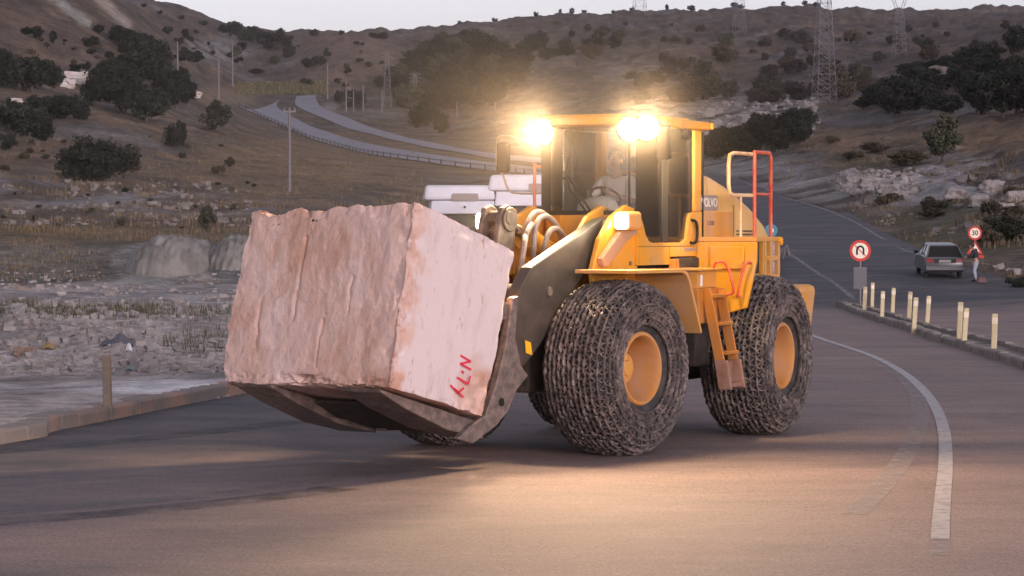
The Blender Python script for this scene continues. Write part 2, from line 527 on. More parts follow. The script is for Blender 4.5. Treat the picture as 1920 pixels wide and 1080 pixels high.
rocky = sstep(1320, 1420, _pu) * sstep(2300, 2050, _pu) * sstep(105, 135, RR) * sstep(330, 260, RR)
GZ = GZ + free * (amp1 * N1 * .6 + amp2 * N2 + gully * np.abs(N3) + rocky * (np.abs(N2) * .55 + .5 * np.abs(N3)))
GZ = np.where(in_asph & (kd < -.35) & (fd < -.35), GZ - 0.25, GZ)
GZ[:, :2] = -0.3
GZ[:, -2:] = GZ[:, -3:-2] * 0.7

_lr = np.log(rr)
def zat(X, Y):
    """height of the finished ground sheet"""
    X = np.asarray(X, float); Y = np.asarray(Y, float)
    a = np.arctan2(X, Y); r = np.hypot(X, Y)
    i = np.clip(np.searchsorted(az, a) - 1, 0, NA - 2); j = np.clip(np.searchsorted(rr, r) - 1, 0, NR - 2)
    t = np.clip((a - az[i]) / (az[i + 1] - az[i]), 0, 1); w = np.clip((r - rr[j]) / (rr[j + 1] - rr[j]), 0, 1)
    return (GZ[i, j] * (1 - w) + GZ[i, j + 1] * w) * (1 - t) + (GZ[i + 1, j] * (1 - w) + GZ[i + 1, j + 1] * w) * t

# soil colours that belong to the ground itself: dry grass, brown earth, grey cut rock, pale dust
PU = CXP + FPX * np.tan(np.clip(AZ, -R(30), R(30)))
_t = (GZ - CAMH) / np.maximum(GY, 1)
PV = CYP - FPX * ((_t + math.tan(PITCH)) / (1 - _t * math.tan(PITCH)))
def fb(s, z0, o=4):
    out = np.zeros(GX.shape)
    for a, b in _idx:
        out[a, b] = mnoise.fractal((GX[a, b] / s, GY[a, b] / (s * 1.5), z0), 1.0, 2.0, o)
    return out
F1 = fb(22, 1.0, 5); F2 = fb(6, 9.0, 4)
C = np.empty(GX.shape + (3,))
def c3(*t): return np.array(t)
C[:] = c3(.150, .108, .082)
def lay(c, w):
    global C
    w = np.clip(w, 0, 1)[..., None]
    C = C * (1 - w) + c3(*c) * w
def blob(u, v, ru, rv, soft=.35):
    d = np.hypot((PU - u) / ru, (PV - v) / rv) + .22 * F2 + .2 * F1
    return sstep(1 + soft, 1 - soft, d)
lay((.095, .075, .062), sstep(-.1, .35, F1) * .8)
lay((.24, .165, .105), sstep(.12, .45, F2 * .7 - F1 * .5) * .8)
far = sstep(450, 800, RR)
lay((.115, .085, .075), far * .6)
lay((.075, .065, .055), far * sstep(.05, .35, F1 + .6 * F2) * .75)
# left lot: dusty whitish ground, greyer further back
hill = sstep(140, 260, RR) * (kd + 0 * kd > -1e9)
lay((.27, .19, .13), hill * sstep(.16, .42, F2) * sstep(-.2, .2, F1) * .7)
lay((.055, .05, .04), hill * sstep(.10, .40, -F2 + .3 * F1) * .75)
lay((.22, .20, .19), hill * sstep(.25, .5, F1 - .4 * F2) * .6)
lotm = (kd > 0) & (RR < 118) & (RR > 12)
lay((.56, .475, .435), np.where(lotm, 1.0, 0))
lay((.40, .345, .325), np.where(lotm, sstep(-.1, .3, F2), 0) * .8)
lay((.86, .80, .79), np.where(lotm, sstep(-.45, .05, F2) * blob(150, 738, 420, 30), 0))
lay((.11, .095, .085), np.where(lotm, sstep(.12, .3, F2) * blob(240, 655, 300, 50), 0) * .7)
lay((.10, .105, .055), blob(150, 585, 330, 16) * sstep(-.25, .15, F2) * .85)
lay((.12, .115, .065), blob(500, 640, 110, 30) * sstep(-.1, .2, F2) * .7)
lay((.38, .34, .33), blob(250, 552, 500, 26) * .6)
# cut bank: grey earth
lay((.19, .17, .145), blob(60, 494, 330, 36, .2))
lay((.33, .31, .28), blob(300, 494, 90, 44, .1))
lay((.25, .235, .22), blob(440, 495, 60, 36, .15))
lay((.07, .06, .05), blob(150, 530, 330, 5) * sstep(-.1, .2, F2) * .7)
lay((.20, .15, .085), blob(200, 440, 420, 16) * .8)
lay((.16, .15, .11), blob(560, 440, 120, 40) * .5)
# rocky belts
lay((.27, .245, .24), blob(300, 385, 260, 24) * sstep(-.12, .12, F2))
lay((.25, .22, .21), blob(30, 350, 150, 24) * sstep(-.1, .15, F2))
def band(u0, v0, u1, v1, w, soft=.3):
    du, dv = u1 - u0, v1 - v0; L2 = du * du + dv * dv
    t = np.clip(((PU - u0) * du + (PV - v0) * dv) / L2, 0, 1)
    d = np.hypot(PU - u0 - t * du, PV - v0 - t * dv) / w + .25 * F2
    return sstep(1 + soft, 1 - soft, d)
lay((.36, .34, .30), band(95, -8, 165, 42, 8))
lay((.42, .34, .28), band(175, -15, 240, 45, 9))
lay((.11, .075, .055), band(140, -10, 205, 48, 9) * .8)
lay((.15, .10, .075), band(-40, 20, 120, 90, 40) * .6)
lay((.27, .26, .25), blob(408, 95, 60, 24) * sstep(-.3, .2, F2))
lay((.23, .16, .10), blob(700, 300, 300, 40) * .8)
lay((.26, .175, .10), blob(520, 320, 160, 60) * .6)
lay((.20, .14, .105), blob(640, 105, 90, 45) * .9)
lay((.24, .17, .12), blob(430, 178, 60, 18) * .8)
lay((.30, .27, .25), blob(620, 200, 16, 8) * .8)
# behind the cab and to its right: pale quarry spoil
lay((.33, .29, .265), blob(1400, 215, 130, 42) * sstep(-.35, .1, F2))
lay((.30, .265, .24), blob(1260, 225, 120, 38) * sstep(-.3, .2, F2))
lay((.25, .215, .195), blob(1180, 130, 70, 22) * sstep(-.2, .2, F2) * .6)
lay((.29, .27, .26), blob(1410, 330, 130, 36) * sstep(-.5, .0, F2))
lay((.36, .33, .31), blob(1590, 355, 130, 30) * sstep(-.25, .1, F2))
lay((.62, .54, .515), blob(1640, 345, 80, 22, .2) * sstep(-.45, -.1, F2))
lay((.44, .40, .385), blob(1800, 350, 160, 55) * sstep(-.08, .14, F2))
lay((.30, .27, .255), blob(1800, 395, 140, 30) * sstep(-.05, .2, F2))
lay((.22, .20, .19), blob(1620, 395, 130, 22) * sstep(-.1, .2, F2) * .7)
lay((.24, .155, .09), blob(1850, 258, 160, 18) * .9)
lay((.23, .155, .095), blob(1560, 262, 120, 13) * .9)
lay((.115, .105, .06), blob(1820, 430, 160, 50) * .8)
lay((.10, .085, .055), blob(1660, 300, 90, 22) * .6)
lay((.17, .145, .115), blob(1480, 235, 60, 14) * .5)
lay((.21, .15, .115), blob(1350, 90, 330, 14) * sstep(-.2, .2, F2) * .6)

verts = np.stack([GX, GY, GZ], -1).reshape(-1, 3)
ii, jj = np.meshgrid(np.arange(NA), np.arange(NR - 1), indexing='ij')
i2 = (ii + 1) % NA
quads = np.stack([ii * NR + jj, ii * NR + jj + 1, i2 * NR + jj + 1, i2 * NR + jj], -1).reshape(-1, 4)
gme = bpy.data.meshes.new('ground')
gme.vertices.add(len(verts)); gme.vertices.foreach_set('co', verts.ravel())
gme.loops.add(quads.size); gme.loops.foreach_set('vertex_index', quads[:, ::-1].ravel().astype(np.int32))
gme.polygons.add(len(quads)); gme.polygons.foreach_set('loop_start', np.arange(0, quads.size, 4, dtype=np.int32))
gme.polygons.foreach_set('use_smooth', np.ones(len(quads), dtype=bool))
gme.update(calc_edges=True); gme.validate()
if gme.polygons[len(gme.polygons) // 2].normal.z < 0:
    gme.flip_normals()
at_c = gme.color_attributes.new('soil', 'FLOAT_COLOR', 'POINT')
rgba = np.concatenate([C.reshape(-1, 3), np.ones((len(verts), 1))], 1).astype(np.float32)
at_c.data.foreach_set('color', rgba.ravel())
ground = bpy.data.objects.new('ground', gme); col.objects.link(ground)
tag(ground, 'rough brown hillsides and dusty ground around the road', 'ground', kind='structure')

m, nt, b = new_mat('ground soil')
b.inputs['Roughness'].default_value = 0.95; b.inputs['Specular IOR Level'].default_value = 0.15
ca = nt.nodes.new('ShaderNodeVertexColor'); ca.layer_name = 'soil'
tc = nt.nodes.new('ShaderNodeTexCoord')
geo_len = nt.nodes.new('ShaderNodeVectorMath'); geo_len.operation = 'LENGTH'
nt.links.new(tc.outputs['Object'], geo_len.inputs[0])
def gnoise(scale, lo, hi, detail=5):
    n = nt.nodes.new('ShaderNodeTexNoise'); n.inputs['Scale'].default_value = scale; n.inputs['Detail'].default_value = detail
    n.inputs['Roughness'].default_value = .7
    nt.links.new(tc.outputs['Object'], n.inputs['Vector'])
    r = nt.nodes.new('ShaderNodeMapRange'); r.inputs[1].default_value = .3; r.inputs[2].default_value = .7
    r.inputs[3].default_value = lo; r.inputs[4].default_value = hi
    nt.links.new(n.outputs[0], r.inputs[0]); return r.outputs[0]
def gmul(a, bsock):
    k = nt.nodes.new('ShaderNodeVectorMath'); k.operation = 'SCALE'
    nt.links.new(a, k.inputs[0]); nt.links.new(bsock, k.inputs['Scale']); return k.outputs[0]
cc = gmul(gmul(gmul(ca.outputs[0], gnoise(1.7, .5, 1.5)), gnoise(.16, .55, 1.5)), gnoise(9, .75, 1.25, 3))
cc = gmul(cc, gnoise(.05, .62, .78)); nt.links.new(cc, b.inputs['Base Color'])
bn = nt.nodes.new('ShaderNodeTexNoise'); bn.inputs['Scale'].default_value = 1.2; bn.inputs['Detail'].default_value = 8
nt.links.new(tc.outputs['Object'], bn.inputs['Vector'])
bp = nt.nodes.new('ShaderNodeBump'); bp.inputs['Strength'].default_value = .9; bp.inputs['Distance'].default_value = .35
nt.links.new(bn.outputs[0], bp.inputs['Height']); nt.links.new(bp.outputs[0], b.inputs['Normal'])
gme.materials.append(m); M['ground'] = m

# ------------------------------------------------------------------ asphalt
def area_mesh(name, poly, step, zf, off, mat, attr=None):
    """flat outline filled with a grid of points, draped on zf"""
    pts = [Vector((p[0], p[1])) for p in poly]
    n = len(pts)
    xs = [p.x for p in pts]; ys = [p.y for p in pts]
    P = np.array([(p.x, p.y) for p in pts])
    def inside(x, y):
        c = False; j = n - 1
        for i in range(n):
            if (P[i, 1] > y) != (P[j, 1] > y) and x < (P[j, 0] - P[i, 0]) * (y - P[i, 1]) / (P[j, 1] - P[i, 1]) + P[i, 0]:
                c = not c
            j = i
        return c
    inner = []
    y = min(ys)
    while y < max(ys):
        x = min(xs); k = step(y)
        while x < max(xs):
            if inside(x, y): inner.append(Vector((x, y)))
            x += k
        y += k
    vs, es, fs, *_ = delaunay_2d_cdt(pts + inner, [(i, (i + 1) % n) for i in range(n)], [], 1, 1e-5)
    z = zf(np.array([q.x for q in vs]), np.array([q.y for q in vs]))
    me = bpy.data.meshes.new(name)
    me.from_pydata([(q.x, q.y, float(zz) + off) for q, zz in zip(vs, z)], [], [tuple(f) for f in fs])
    me.update()
    if me.polygons[0].normal.z < 0: me.flip_normals()
    me.polygons.foreach_set('use_smooth', [True] * len(me.polygons))
    me.materials.append(mat)
    if attr:
        a = me.attributes.new(attr[0], 'FLOAT', 'POINT')
        a.data.foreach_set('value', [attr[1](q.x, q.y) for q in vs])
    o = bpy.data.objects.new(name, me); col.objects.link(o)
    return o

m, nt, b = new_mat('asphalt')
b.inputs['Roughness'].default_value = .82; b.inputs['Specular IOR Level'].default_value = .35
tc = nt.nodes.new('ShaderNodeTexCoord')
da = nt.nodes.new('ShaderNodeAttribute'); da.attribute_name = 'dust'
def anoise(scale, detail, stretch=None, rot=0):
    n = nt.nodes.new('ShaderNodeTexNoise'); n.inputs['Scale'].default_value = scale; n.inputs['Detail'].default_value = detail
    n.inputs['Roughness'].default_value = .7
    if stretch:
        mp = nt.nodes.new('ShaderNodeMapping'); mp.inputs['Scale'].default_value = stretch; mp.inputs['Rotation'].default_value = (0, 0, rot)
        nt.links.new(tc.outputs['Object'], mp.inputs['Vector']); nt.links.new(mp.outputs[0], n.inputs['Vector'])
    else:
        nt.links.new(tc.outputs['Object'], n.inputs['Vector'])
    return n.outputs[0]
def mth(op, a, b_, clamp=False):
    k = nt.nodes.new('ShaderNodeMath'); k.operation = op; k.use_clamp = clamp
    for i, q in enumerate((a, b_)):
        if isinstance(q, (int, float)): k.inputs[i].default_value = q
        else: nt.links.new(q, k.inputs[i])
    return k.outputs[0]
streak = anoise(.5, 6, (.45, 1.3, 1), R(-14))
patch = anoise(.35, 6)
fine = anoise(30, 3)
crk = nt.nodes.new('ShaderNodeTexVoronoi'); crk.feature = 'DISTANCE_TO_EDGE'; crk.inputs['Scale'].default_value = .38
cwn = nt.nodes.new('ShaderNodeTexNoise'); cwn.inputs['Scale'].default_value = 1.3; cwn.inputs['Detail'].default_value = 6
cwm = nt.nodes.new('ShaderNodeMix'); cwm.data_type = 'RGBA'; cwm.blend_type = 'ADD'; cwm.inputs[0].default_value = .9
nt.links.new(tc.outputs['Object'], cwn.inputs['Vector']); nt.links.new(tc.outputs['Object'], cwm.inputs[6]); nt.links.new(cwn.outputs[1], cwm.inputs[7]); nt.links.new(cwm.outputs[2], crk.inputs['Vector'])
crr = nt.nodes.new('ShaderNodeMapRange'); crr.inputs[1].default_value = .0; crr.inputs[2].default_value = .014; crr.inputs[3].default_value = .88; crr.inputs[4].default_value = 1.0
nt.links.new(crk.outputs['Distance'], crr.inputs[0])
coarse = anoise(9, 3)
dust = mth('ADD', da.outputs['Fac'], mth('MULTIPLY', mth('SUBTRACT', streak, .5), 1.1))
dust = mth('ADD', dust, mth('MULTIPLY', mth('SUBTRACT', patch, .5), .9), True)
mx = nt.nodes.new('ShaderNodeMix'); mx.data_type = 'RGBA'
mx.inputs[6].default_value = (.044, .043, .052, 1); mx.inputs[7].default_value = (.275, .195, .172, 1)
nt.links.new(dust, mx.inputs[0])
gr = mth('ADD', mth('MULTIPLY', fine, 2.2), -.08)
gr = mth('MULTIPLY', gr, crr.outputs[0]); gr = mth('MULTIPLY', gr, mth('ADD', mth('MULTIPLY', coarse, .5), .75))
sc_ = nt.nodes.new('ShaderNodeVectorMath'); sc_.operation = 'SCALE'
nt.links.new(mx.outputs[2], sc_.inputs[0]); nt.links.new(gr, sc_.inputs['Scale'])
nt.links.new(sc_.outputs[0], b.inputs['Base Color'])
bp = nt.nodes.new('ShaderNodeBump'); bp.inputs['Strength'].default_value = .55; bp.inputs['Distance'].default_value = .012
nt.links.new(mth('ADD', fine, mth('MULTIPLY', coarse, .6)), bp.inputs['Height']); nt.links.new(bp.outputs[0], b.inputs['Normal'])
M['asphalt'] = m

def dust_near(x, y):
    # how pale the asphalt is: most marble dust on the lane beside the island, little on the carriageway beyond
    d = .30
    d += .45 * float(sstep(-6, 6, np.float64(x))) * float(sstep(96, 84, np.float64(y + max(0, 12 - x) * .1)))
    d += .25 * float(sstep(34, 22, np.float64(y)))
    d -= .20 * float(sstep(-2, -8, np.float64(x))) * float(sstep(24, 28, np.float64(y)))  # darker to the left, past the nearest strip
    d -= .22 * float(sstep(88, 98, np.float64(y)))
    return max(0, d)
road_poly = [KERB[k] for k in range(len(KERB))] + FAREDGE[::-1]
road_poly = [(x, max(y, 12.0)) for x, y in road_poly]
road = area_mesh('road', road_poly, lambda y: 1.6 if y < 130 else 3.0, tz_base, 0.03, M['asphalt'], ('dust', dust_near))
def flat_near(x, y):
    return tz_base(x, y)
tag(road, 'dusty grey asphalt road under the loader and up the hill', 'road', kind='structure')
RZ = lambda x, y: float(tz_base(np.array([x]), np.array([y]))[0]) + .03

M['asphalt_pale'] = nmat('pale worn asphalt', (.215, .21, .245), .9, var=(.16, .155, .18), vscale=.25)
def strip(name, L, Rr, off, mat, dustv=.25):
    vs = []; fs = []
    n = len(L); k = 9
    for a, b_ in zip(L, Rr):
        for t in range(k):
            p = a.lerp(b_, t / (k - 1))
            vs.append((p.x, p.y, float(zat(np.array([p.x]), np.array([p.y]))[0]) + off))
    for i in range(n - 1):
        for t in range(k - 1):
            fs.append((i * k + t, i * k + t + 1, (i + 1) * k + t + 1, (i + 1) * k + t))
    me = bpy.data.meshes.new(name); me.from_pydata(vs, [], fs); me.update()
    if me.polygons[0].normal.z < 0: me.flip_normals()
    me.materials.append(mat)
    a = me.attributes.new('dust', 'FLOAT', 'POINT'); a.data.foreach_set('value', [dustv] * len(vs))
    o = bpy.data.objects.new(name, me); col.objects.link(o)
    return o
tag(strip('road', LC_L3, LC_R3, .12, M['asphalt_pale'], .75), 'pale left carriageway climbing the hill', 'road', kind='structure')
tag(strip('road', RC_L3, RC_R3, .12, M['asphalt_pale'], .6), 'right carriageway climbing the hill beside the grassy median', 'road', kind='structure')

# painted lines
def wornpaint(name, colr, lo, hi, scale):
    m, nt, b = new_mat(name)
    out = nt.nodes['Material Output']
    b.inputs['Base Color'].default_value = (*colr, 1); b.inputs['Roughness'].default_value = .7
    tr = nt.nodes.new('ShaderNodeBsdfTransparent')
    n = nt.nodes.new('ShaderNodeTexNoise'); n.inputs['Scale'].default_value = scale; n.inputs['Detail'].default_value = 8; n.inputs['Roughness'].default_value = .8
    tcx = nt.nodes.new('ShaderNodeTexCoord'); nt.links.new(tcx.outputs['Object'], n.inputs['Vector'])
    mr = nt.nodes.new('ShaderNodeMapRange'); mr.inputs[1].default_value = lo; mr.inputs[2].default_value = hi
    nt.links.new(n.outputs[0], mr.inputs[0])
    mxs = nt.nodes.new('ShaderNodeMixShader')
    nt.links.new(mr.outputs[0], mxs.inputs[0]); nt.links.new(tr.outputs[0], mxs.inputs[1]); nt.links.new(b.outputs[0], mxs.inputs[2])
    nt.links.new(mxs.outputs[0], out.inputs['Surface'])
    return m
M['line'] = wornpaint('worn white road paint', (.40, .365, .36), .22, .50, 7)
M['line_faint'] = wornpaint('rubbed off road paint', (.36, .31, .295), .36, .72, 4)
def ribbon(name, pts, w, off, mat, label):
    pts = smooth_pts([Vector((p[0], p[1], 0)) for p in pts], 8)
    vs = []; fs = []
    for i, p in enumerate(pts):
        d = (pts[min(i + 1, len(pts) - 1)] - pts[max(i - 1, 0)]).normalized()
        s = Vector((-d.y, d.x, 0)) * (w / 2)
        for q in (p - s, p + s):
            vs.append((q.x, q.y, RZ(q.x, q.y) + off))
    for i in range(len(pts) - 1):
        fs.append((2 * i, 2 * i + 1, 2 * i + 3, 2 * i + 2))
    mb = MB(); mb.add(vs, fs)
    o = mb.build(name, mat, fix=False)
    if o.data.polygons[0].normal.z < 0: o.data.flip_normals()
    return tag(o, label, 'road marking', kind='structure')
def gp(u, v):
    p = gnd(u, v, .03); return (p.x, p.y)
ribbon('road_line', [gp(1505, 622), gp(1545, 637), gp(1600, 655), gp(1645, 672), gp(1692, 698), gp(1728, 728), gp(1755, 765), gp(1770, 810), gp(1773, 870), gp(1768, 930), gp(1764, 985), gp(1763, 1012)],
       .165, .006, M['line'], 'white edge line curving round the right of the loader')
ribbon('road_line', [gp(1763, 1011), gp(1763, 1025), gp(1763, 1042)], .165, .006, M['line_faint'], 'worn away near end of the white edge line')
ribbon('road_line', [gp(1660, 688), gp(1700, 715), gp(1722, 750), gp(1722, 795), gp(1700, 850), gp(1655, 910), gp(1600, 965)],
       .26, .005, M['line_faint'], 'faint rubbed line branching off the white edge line')
ribbon('road_line', [(12.4, 97), (12.5, 110), (12.6, 125), (12.1, 150), (11.8, 190), (10.5, 215)], .20, .008, M['line_faint'], 'white edge line of the carriageway going uphill')
ribbon('road_line', [(20.2, 110), (18.4, 122), (19.3, 139), (20.2, 165), (20.6, 215), (18.4, 268)], .18, .008, M['line_faint'], 'faint line along the far edge of the uphill carriageway')

M['track_pale'] = wornpaint('pale dusty wheel track', (.165, .145, .152), .42, .80, 1.6)
M['track_dark'] = wornpaint('dark rubber wheel track', (.022, .020, .024), .40, .80, 1.4)
for pts, w, mk_, lb in (
    ([(-60, 966), (200, 945), (420, 926), (600, 902), (760, 880)], .42, 'track_pale', 'pale dusty wheel track crossing the dark road on the left, lower one'),
    ([(-60, 915), (180, 898), (420, 880), (620, 868)], .30, 'track_pale', 'pale dusty wheel track crossing the dark road on the left, upper one'),
    ([(-60, 984), (220, 962), (460, 938), (640, 915)], .55, 'track_dark', 'dark rubber wheel track beside the pale tracks on the left'),
    ([(-40, 850), (240, 826), (480, 800), (560, 790)], .60, 'track_dark', 'dark rubber wheel track near the left kerb'),
    ):
    ribbon('tyre_mark', [gp(*q) for q in pts], w, .004, M[mk_], lb)

# ------------------------------------------------------------------ kerbs
M['kerb'] = nmat('weathered concrete kerb', (.22, .185, .165), .9, var=(.37, .23, .17), vscale=.75, bump=.7, bscale=9, thr=(.48, .60))
M['kerb2'] = nmat('dusty concrete kerb', (.26, .215, .19), .9, var=(.18, .15, .13), vscale=2.4, bump=.5, bscale=10)
def walk(pts, step):
    pts = [Vector(p) for p in pts]; out = [pts[0].copy()]; acc = 0.0
    for a, b_ in zip(pts[:-1], pts[1:]):
        L = (b_ - a).length; t = step - acc
        while t <= L:
            out.append(a.lerp(b_, t / L)); t += step
        acc = L - (t - step)
    return out
def kerb_run(name, pts, side, w, h, step, mat, label, z0=RZ, jit=.02):
    st = walk([Vector((p[0], p[1], 0)) for p in smooth_pts([Vector((p[0], p[1], 0)) for p in pts], 6)], step)
    mb = MB()
    rnd = random.Random(3)
    for a, b_ in zip(st[:-1], st[1:]):
        d = (b_ - a).normalized(); s = Vector((-d.y, d.x, 0)) * side
        a2 = a + d * .012; b2 = b_ - d * .012
        o = s * rnd.uniform(-jit, jit); hh = h + rnd.uniform(-jit, jit); ch = .035
        za = z0(a.x, a.y) - .1; zb = z0(b_.x, b_.y) - .1
        # cross-section with a chamfered road-side arris
        sec = [(0, 0), (0, .1 + hh - ch), (ch, .1 + hh), (w, .1 + hh), (w, 0)]
        vs = [a2 + o + s * q + Vector((0, 0, za + zz)) for q, zz in sec] + [b2 + o + s * q + Vector((0, 0, zb + zz)) for q, zz in sec]
        fs = [(0, 1, 2, 3, 4), (9, 8, 7, 6, 5)] + [(i, i + 5, (i + 1) % 5 + 5, (i + 1) % 5) for i in range(5)]
        mb.add(vs, fs)
    o = mb.build(name, mat, bevel=.012)
    return tag(o, label, 'kerb')
kerb_run('kerb', KERB[:15], 1, .42, .20, .62, M['kerb'], 'weathered reddish concrete kerb along the left of the road', jit=.014)
ISL_F = [gnd(1577, 577), gnd(1600, 589), gnd(1650, 606), gnd(1700, 622), gnd(1750, 640), gnd(1800, 656), gnd(1860, 675), gnd(1920, 695), gnd(2010, 728), gnd(2150, 790)]
ISL_B = [gnd(1577, 577), gnd(1600, 579), gnd(1640, 588), gnd(1690, 603), gnd(1740, 619), gnd(1800, 634), gnd(1860, 648), gnd(1920, 664), gnd(2010, 690), gnd(2150, 730)]
kerb_run('kerb', ISL_F, 1, .22, .17, .8, M['kerb2'], 'dusty concrete kerb on the near side of the post-lined island')
kerb_run('kerb', ISL_B, -1, .22, .17, .8, M['kerb2'], 'concrete kerb on the far side of the post-lined island')
isl_poly = [(p.x, p.y) for p in smooth_pts(ISL_F, 4)] + [(p.x, p.y) for p in smooth_pts(ISL_B, 4)][::-1][:-1]
M['islsoil'] = nmat('island soil', (.15, .115, .095), .95, var=(.25, .205, .18), vscale=2.5, bump=.9, bscale=6)
isl = area_mesh('island_soil', isl_poly, lambda y: .6, lambda x, y: np.array([.10 + .05 * mnoise.noise((float(a) * 1.5, float(c) * 1.1, 2)) for a, c in zip(x, y)]), .0, M['islsoil'])
tag(isl, 'bare soil filling the traffic island', 'ground', kind='structure')
# ------------------------------------------------------------------ the wheel loader
HINGE = (1.30, 34.45)
TH_R, TH_F = 26.5, 35.5
loader = empty('wheel_loader', (HINGE[0], HINGE[1], 0.03), R(-90 - TH_R))
tag(loader, 'big yellow wheel loader with chained tyres carrying a marble block, roof lamps lit', 'wheel loader')
FR = (0, 0, R(TH_R - TH_F))           # the front half is steered
def rp(mb, name, mat, **k): return mb.build(name, mat, loader, **k)
def fp(mb, name, mat, **k): return mb.build(name, mat, loader, rot=FR, **k)

# --- wheels: dished rim, tyre, chain net
def tyre_profile(off=0.0):
    # (r, y): from the inner bead over the tread to the outer bead
    p = [(.445, -.36), (.60, -.43), (.74, -.455), (.84, -.445), (.92, -.415), (.975, -.35), (1.0, -.24), (1.012, -.1), (1.012, .1), (1.0, .24), (.975, .35), (.92, .415), (.84, .445), (.74, .455), (.60, .43), (.445, .36)]
    return p
def profile_sampler():
    p = tyre_profile(); s = [0]
    for a, b_ in zip(p[:-1], p[1:]): s.append(s[-1] + math.hypot(b_[0] - a[0], b_[1] - a[1]))
    s = np.array(s); r = np.array([q[0] for q in p]); y = np.array([q[1] for q in p])
    return s, r, y
PS, PR, PY = profile_sampler()
def chain_mesh():
    rnd = random.Random(11)
    mb = MB()
    s0, s1 = .12, PS[-1] - .12        # the net leaves the bead ring bare
    rows, cols = 23, 58
    def pos(i, j, lift=.022):
        s = s0 + (s1 - s0) * i / (rows - 1)
        r = np.interp(s, PS, PR); y = np.interp(s, PS, PY)
        ds = .01
        dr = np.interp(s + ds, PS, PR) - np.interp(s - ds, PS, PR); dy = np.interp(s + ds, PS, PY) - np.interp(s - ds, PS, PY)
        nl = math.hypot(dr, dy) or 1; nr, ny = dy / nl, -dr / nl
        a = 2 * math.pi * (j + (.5 if i % 2 else 0)) / cols
        r2, y2 = r + nr * lift, y + ny * lift
        n = Vector((nr * math.cos(a), ny, nr * math.sin(a)))
        return Vector((r2 * math.cos(a), y2, r2 * math.sin(a))), n
    def link(p, q, n, w, t):
        # a fat forged link: eight-sided lozenge, thick in the middle
        d = (q - p); L = d.length; d.normalize(); sx = d.cross(n).normalized(); n = sx.cross(d).normalized()
        vs = []
        for f, ww, tt in ((-.08, .35, .25), (.16, 1, .8), (.5, .72, 1.0), (.84, 1, .8), (1.08, .35, .25)):
            c = p + d * (L * f)
            for sxx, tz_ in ((-1, -.7), (-1, .35), (-.45, 1), (.45, 1), (1, .35), (1, -.7)):
                vs.append(c + sx * (sxx * w * ww) + n * (tz_ * t * tt))
        fs = []
        for k in range(4):
            for a in range(6):
                fs.append((k * 6 + a, k * 6 + (a + 1) % 6, (k + 1) * 6 + (a + 1) % 6, (k + 1) * 6 + a))
        fs += [tuple(range(5, -1, -1)), tuple(range(24, 30))]
        mb.add(vs, fs)
    for i in range(rows - 1):
        for j in range(cols):
            p, n1 = pos(i, j, .02 + rnd.uniform(-.006, .010))
            j2 = j if i % 2 == 0 else j + 1
            for jj_ in (j2, j2 - 1):
                q, n2 = pos(i + 1, jj_, .02 + rnd.uniform(-.006, .010))
                jit = Vector((rnd.uniform(-1, 1), rnd.uniform(-1, 1), rnd.uniform(-1, 1))) * .013
                link(p + jit, q + jit, (n1 + n2).normalized() + jit * 12, .013, .014 + rnd.uniform(0, .008))
    for i in range(rows):                 # standing rings at the joints
        for j in range(cols):
            p, n = pos(i, j, .030)
            a = 2 * math.pi * (j + (.5 if i % 2 else 0)) / cols
            tdir = Vector((-math.sin(a), 0, math.cos(a)))
            tdir = (tdir + Vector((rnd.uniform(-1, 1), rnd.uniform(-1, 1), rnd.uniform(-1, 1))) * .28).normalized(); n = (n + Vector((rnd.uniform(-1, 1), rnd.uniform(-1, 1), rnd.uniform(-1, 1))) * .35).normalized(); sz_ = rnd.uniform(.9, 1.25)
            link(p - tdir * .050 * sz_, p + tdir * .050 * sz_, n, .019 * sz_, .026 * sz_)
    return mb
proto_w = {}
def make_wheel(x, y, part):
    side = 1 if y > 0 else -1
    rot = FR if part == 'f' else (0, 0, 0)
    spin = random.uniform(0, 1)
    first = not proto_w
    if first:
        mb = MB()
        q = .885
        mb.lathe_y([(r * q, y) for r, y in [(.505, .325), (.505, .37), (.485, .392), (.455, .392), (.435, .365), (.425, .30), (.405, .20), (.39, .06), (.375, -.08), (.30, -.12), (.0, -.13)]], 64)
        mb.lathe_y([(r * q, y) for r, y in [(.505, .325), (.5, .1), (.5, -.36), (.44, -.36), (.42, -.15), (.375, -.09)]], 64)
        proto_w['rim'] = mb.build('wheel', M['rim'], loader, smooth=35)
        mb = MB()
        mb.lathe_y([(.205, -.14), (.205, .08), (.175, .13), (.105, .155), (.09, .18), (.0, .182)], 32)
        for k in range(16):
            a = 2 * math.pi * k / 16
            mb.lathe_y([(.021, 0), (.021, .035), (0, .036)], 6, c=(.265 * math.cos(a), -.118, .265 * math.sin(a)))
        proto_w['hub'] = mb.build('hub', M['yellow_dusty'], proto_w['rim'], smooth=35)
        mb = MB(); mb.lathe_y(tyre_profile(), 72)
        proto_w['tyre'] = mb.build('tyre', M['rubber'], proto_w['rim'], smooth=50)
        proto_w['chain'] = chain_mesh().build('tyre_chain', M['chain'], proto_w['rim'], fix=False, smooth=40)
        w = proto_w['rim']
    else:
        w = copy_tree(proto_w['rim'], loader)
    mloc = Matrix.Rotation(rot[2], 4, 'Z') @ Matrix.Translation((x, y, 1.045))
    w.scale = (1, .94, 1)
    w.location = mloc.translation
    w.rotation_euler = (0, spin * 2, rot[2] + (0 if side > 0 else math.pi))
    return w
make_wheel(1.80, 1.25, 'f'); make_wheel(1.80, -1.30, 'f'); make_wheel(-1.80, 1.30, 'r'); make_wheel(-1.80, -1.30, 'r')

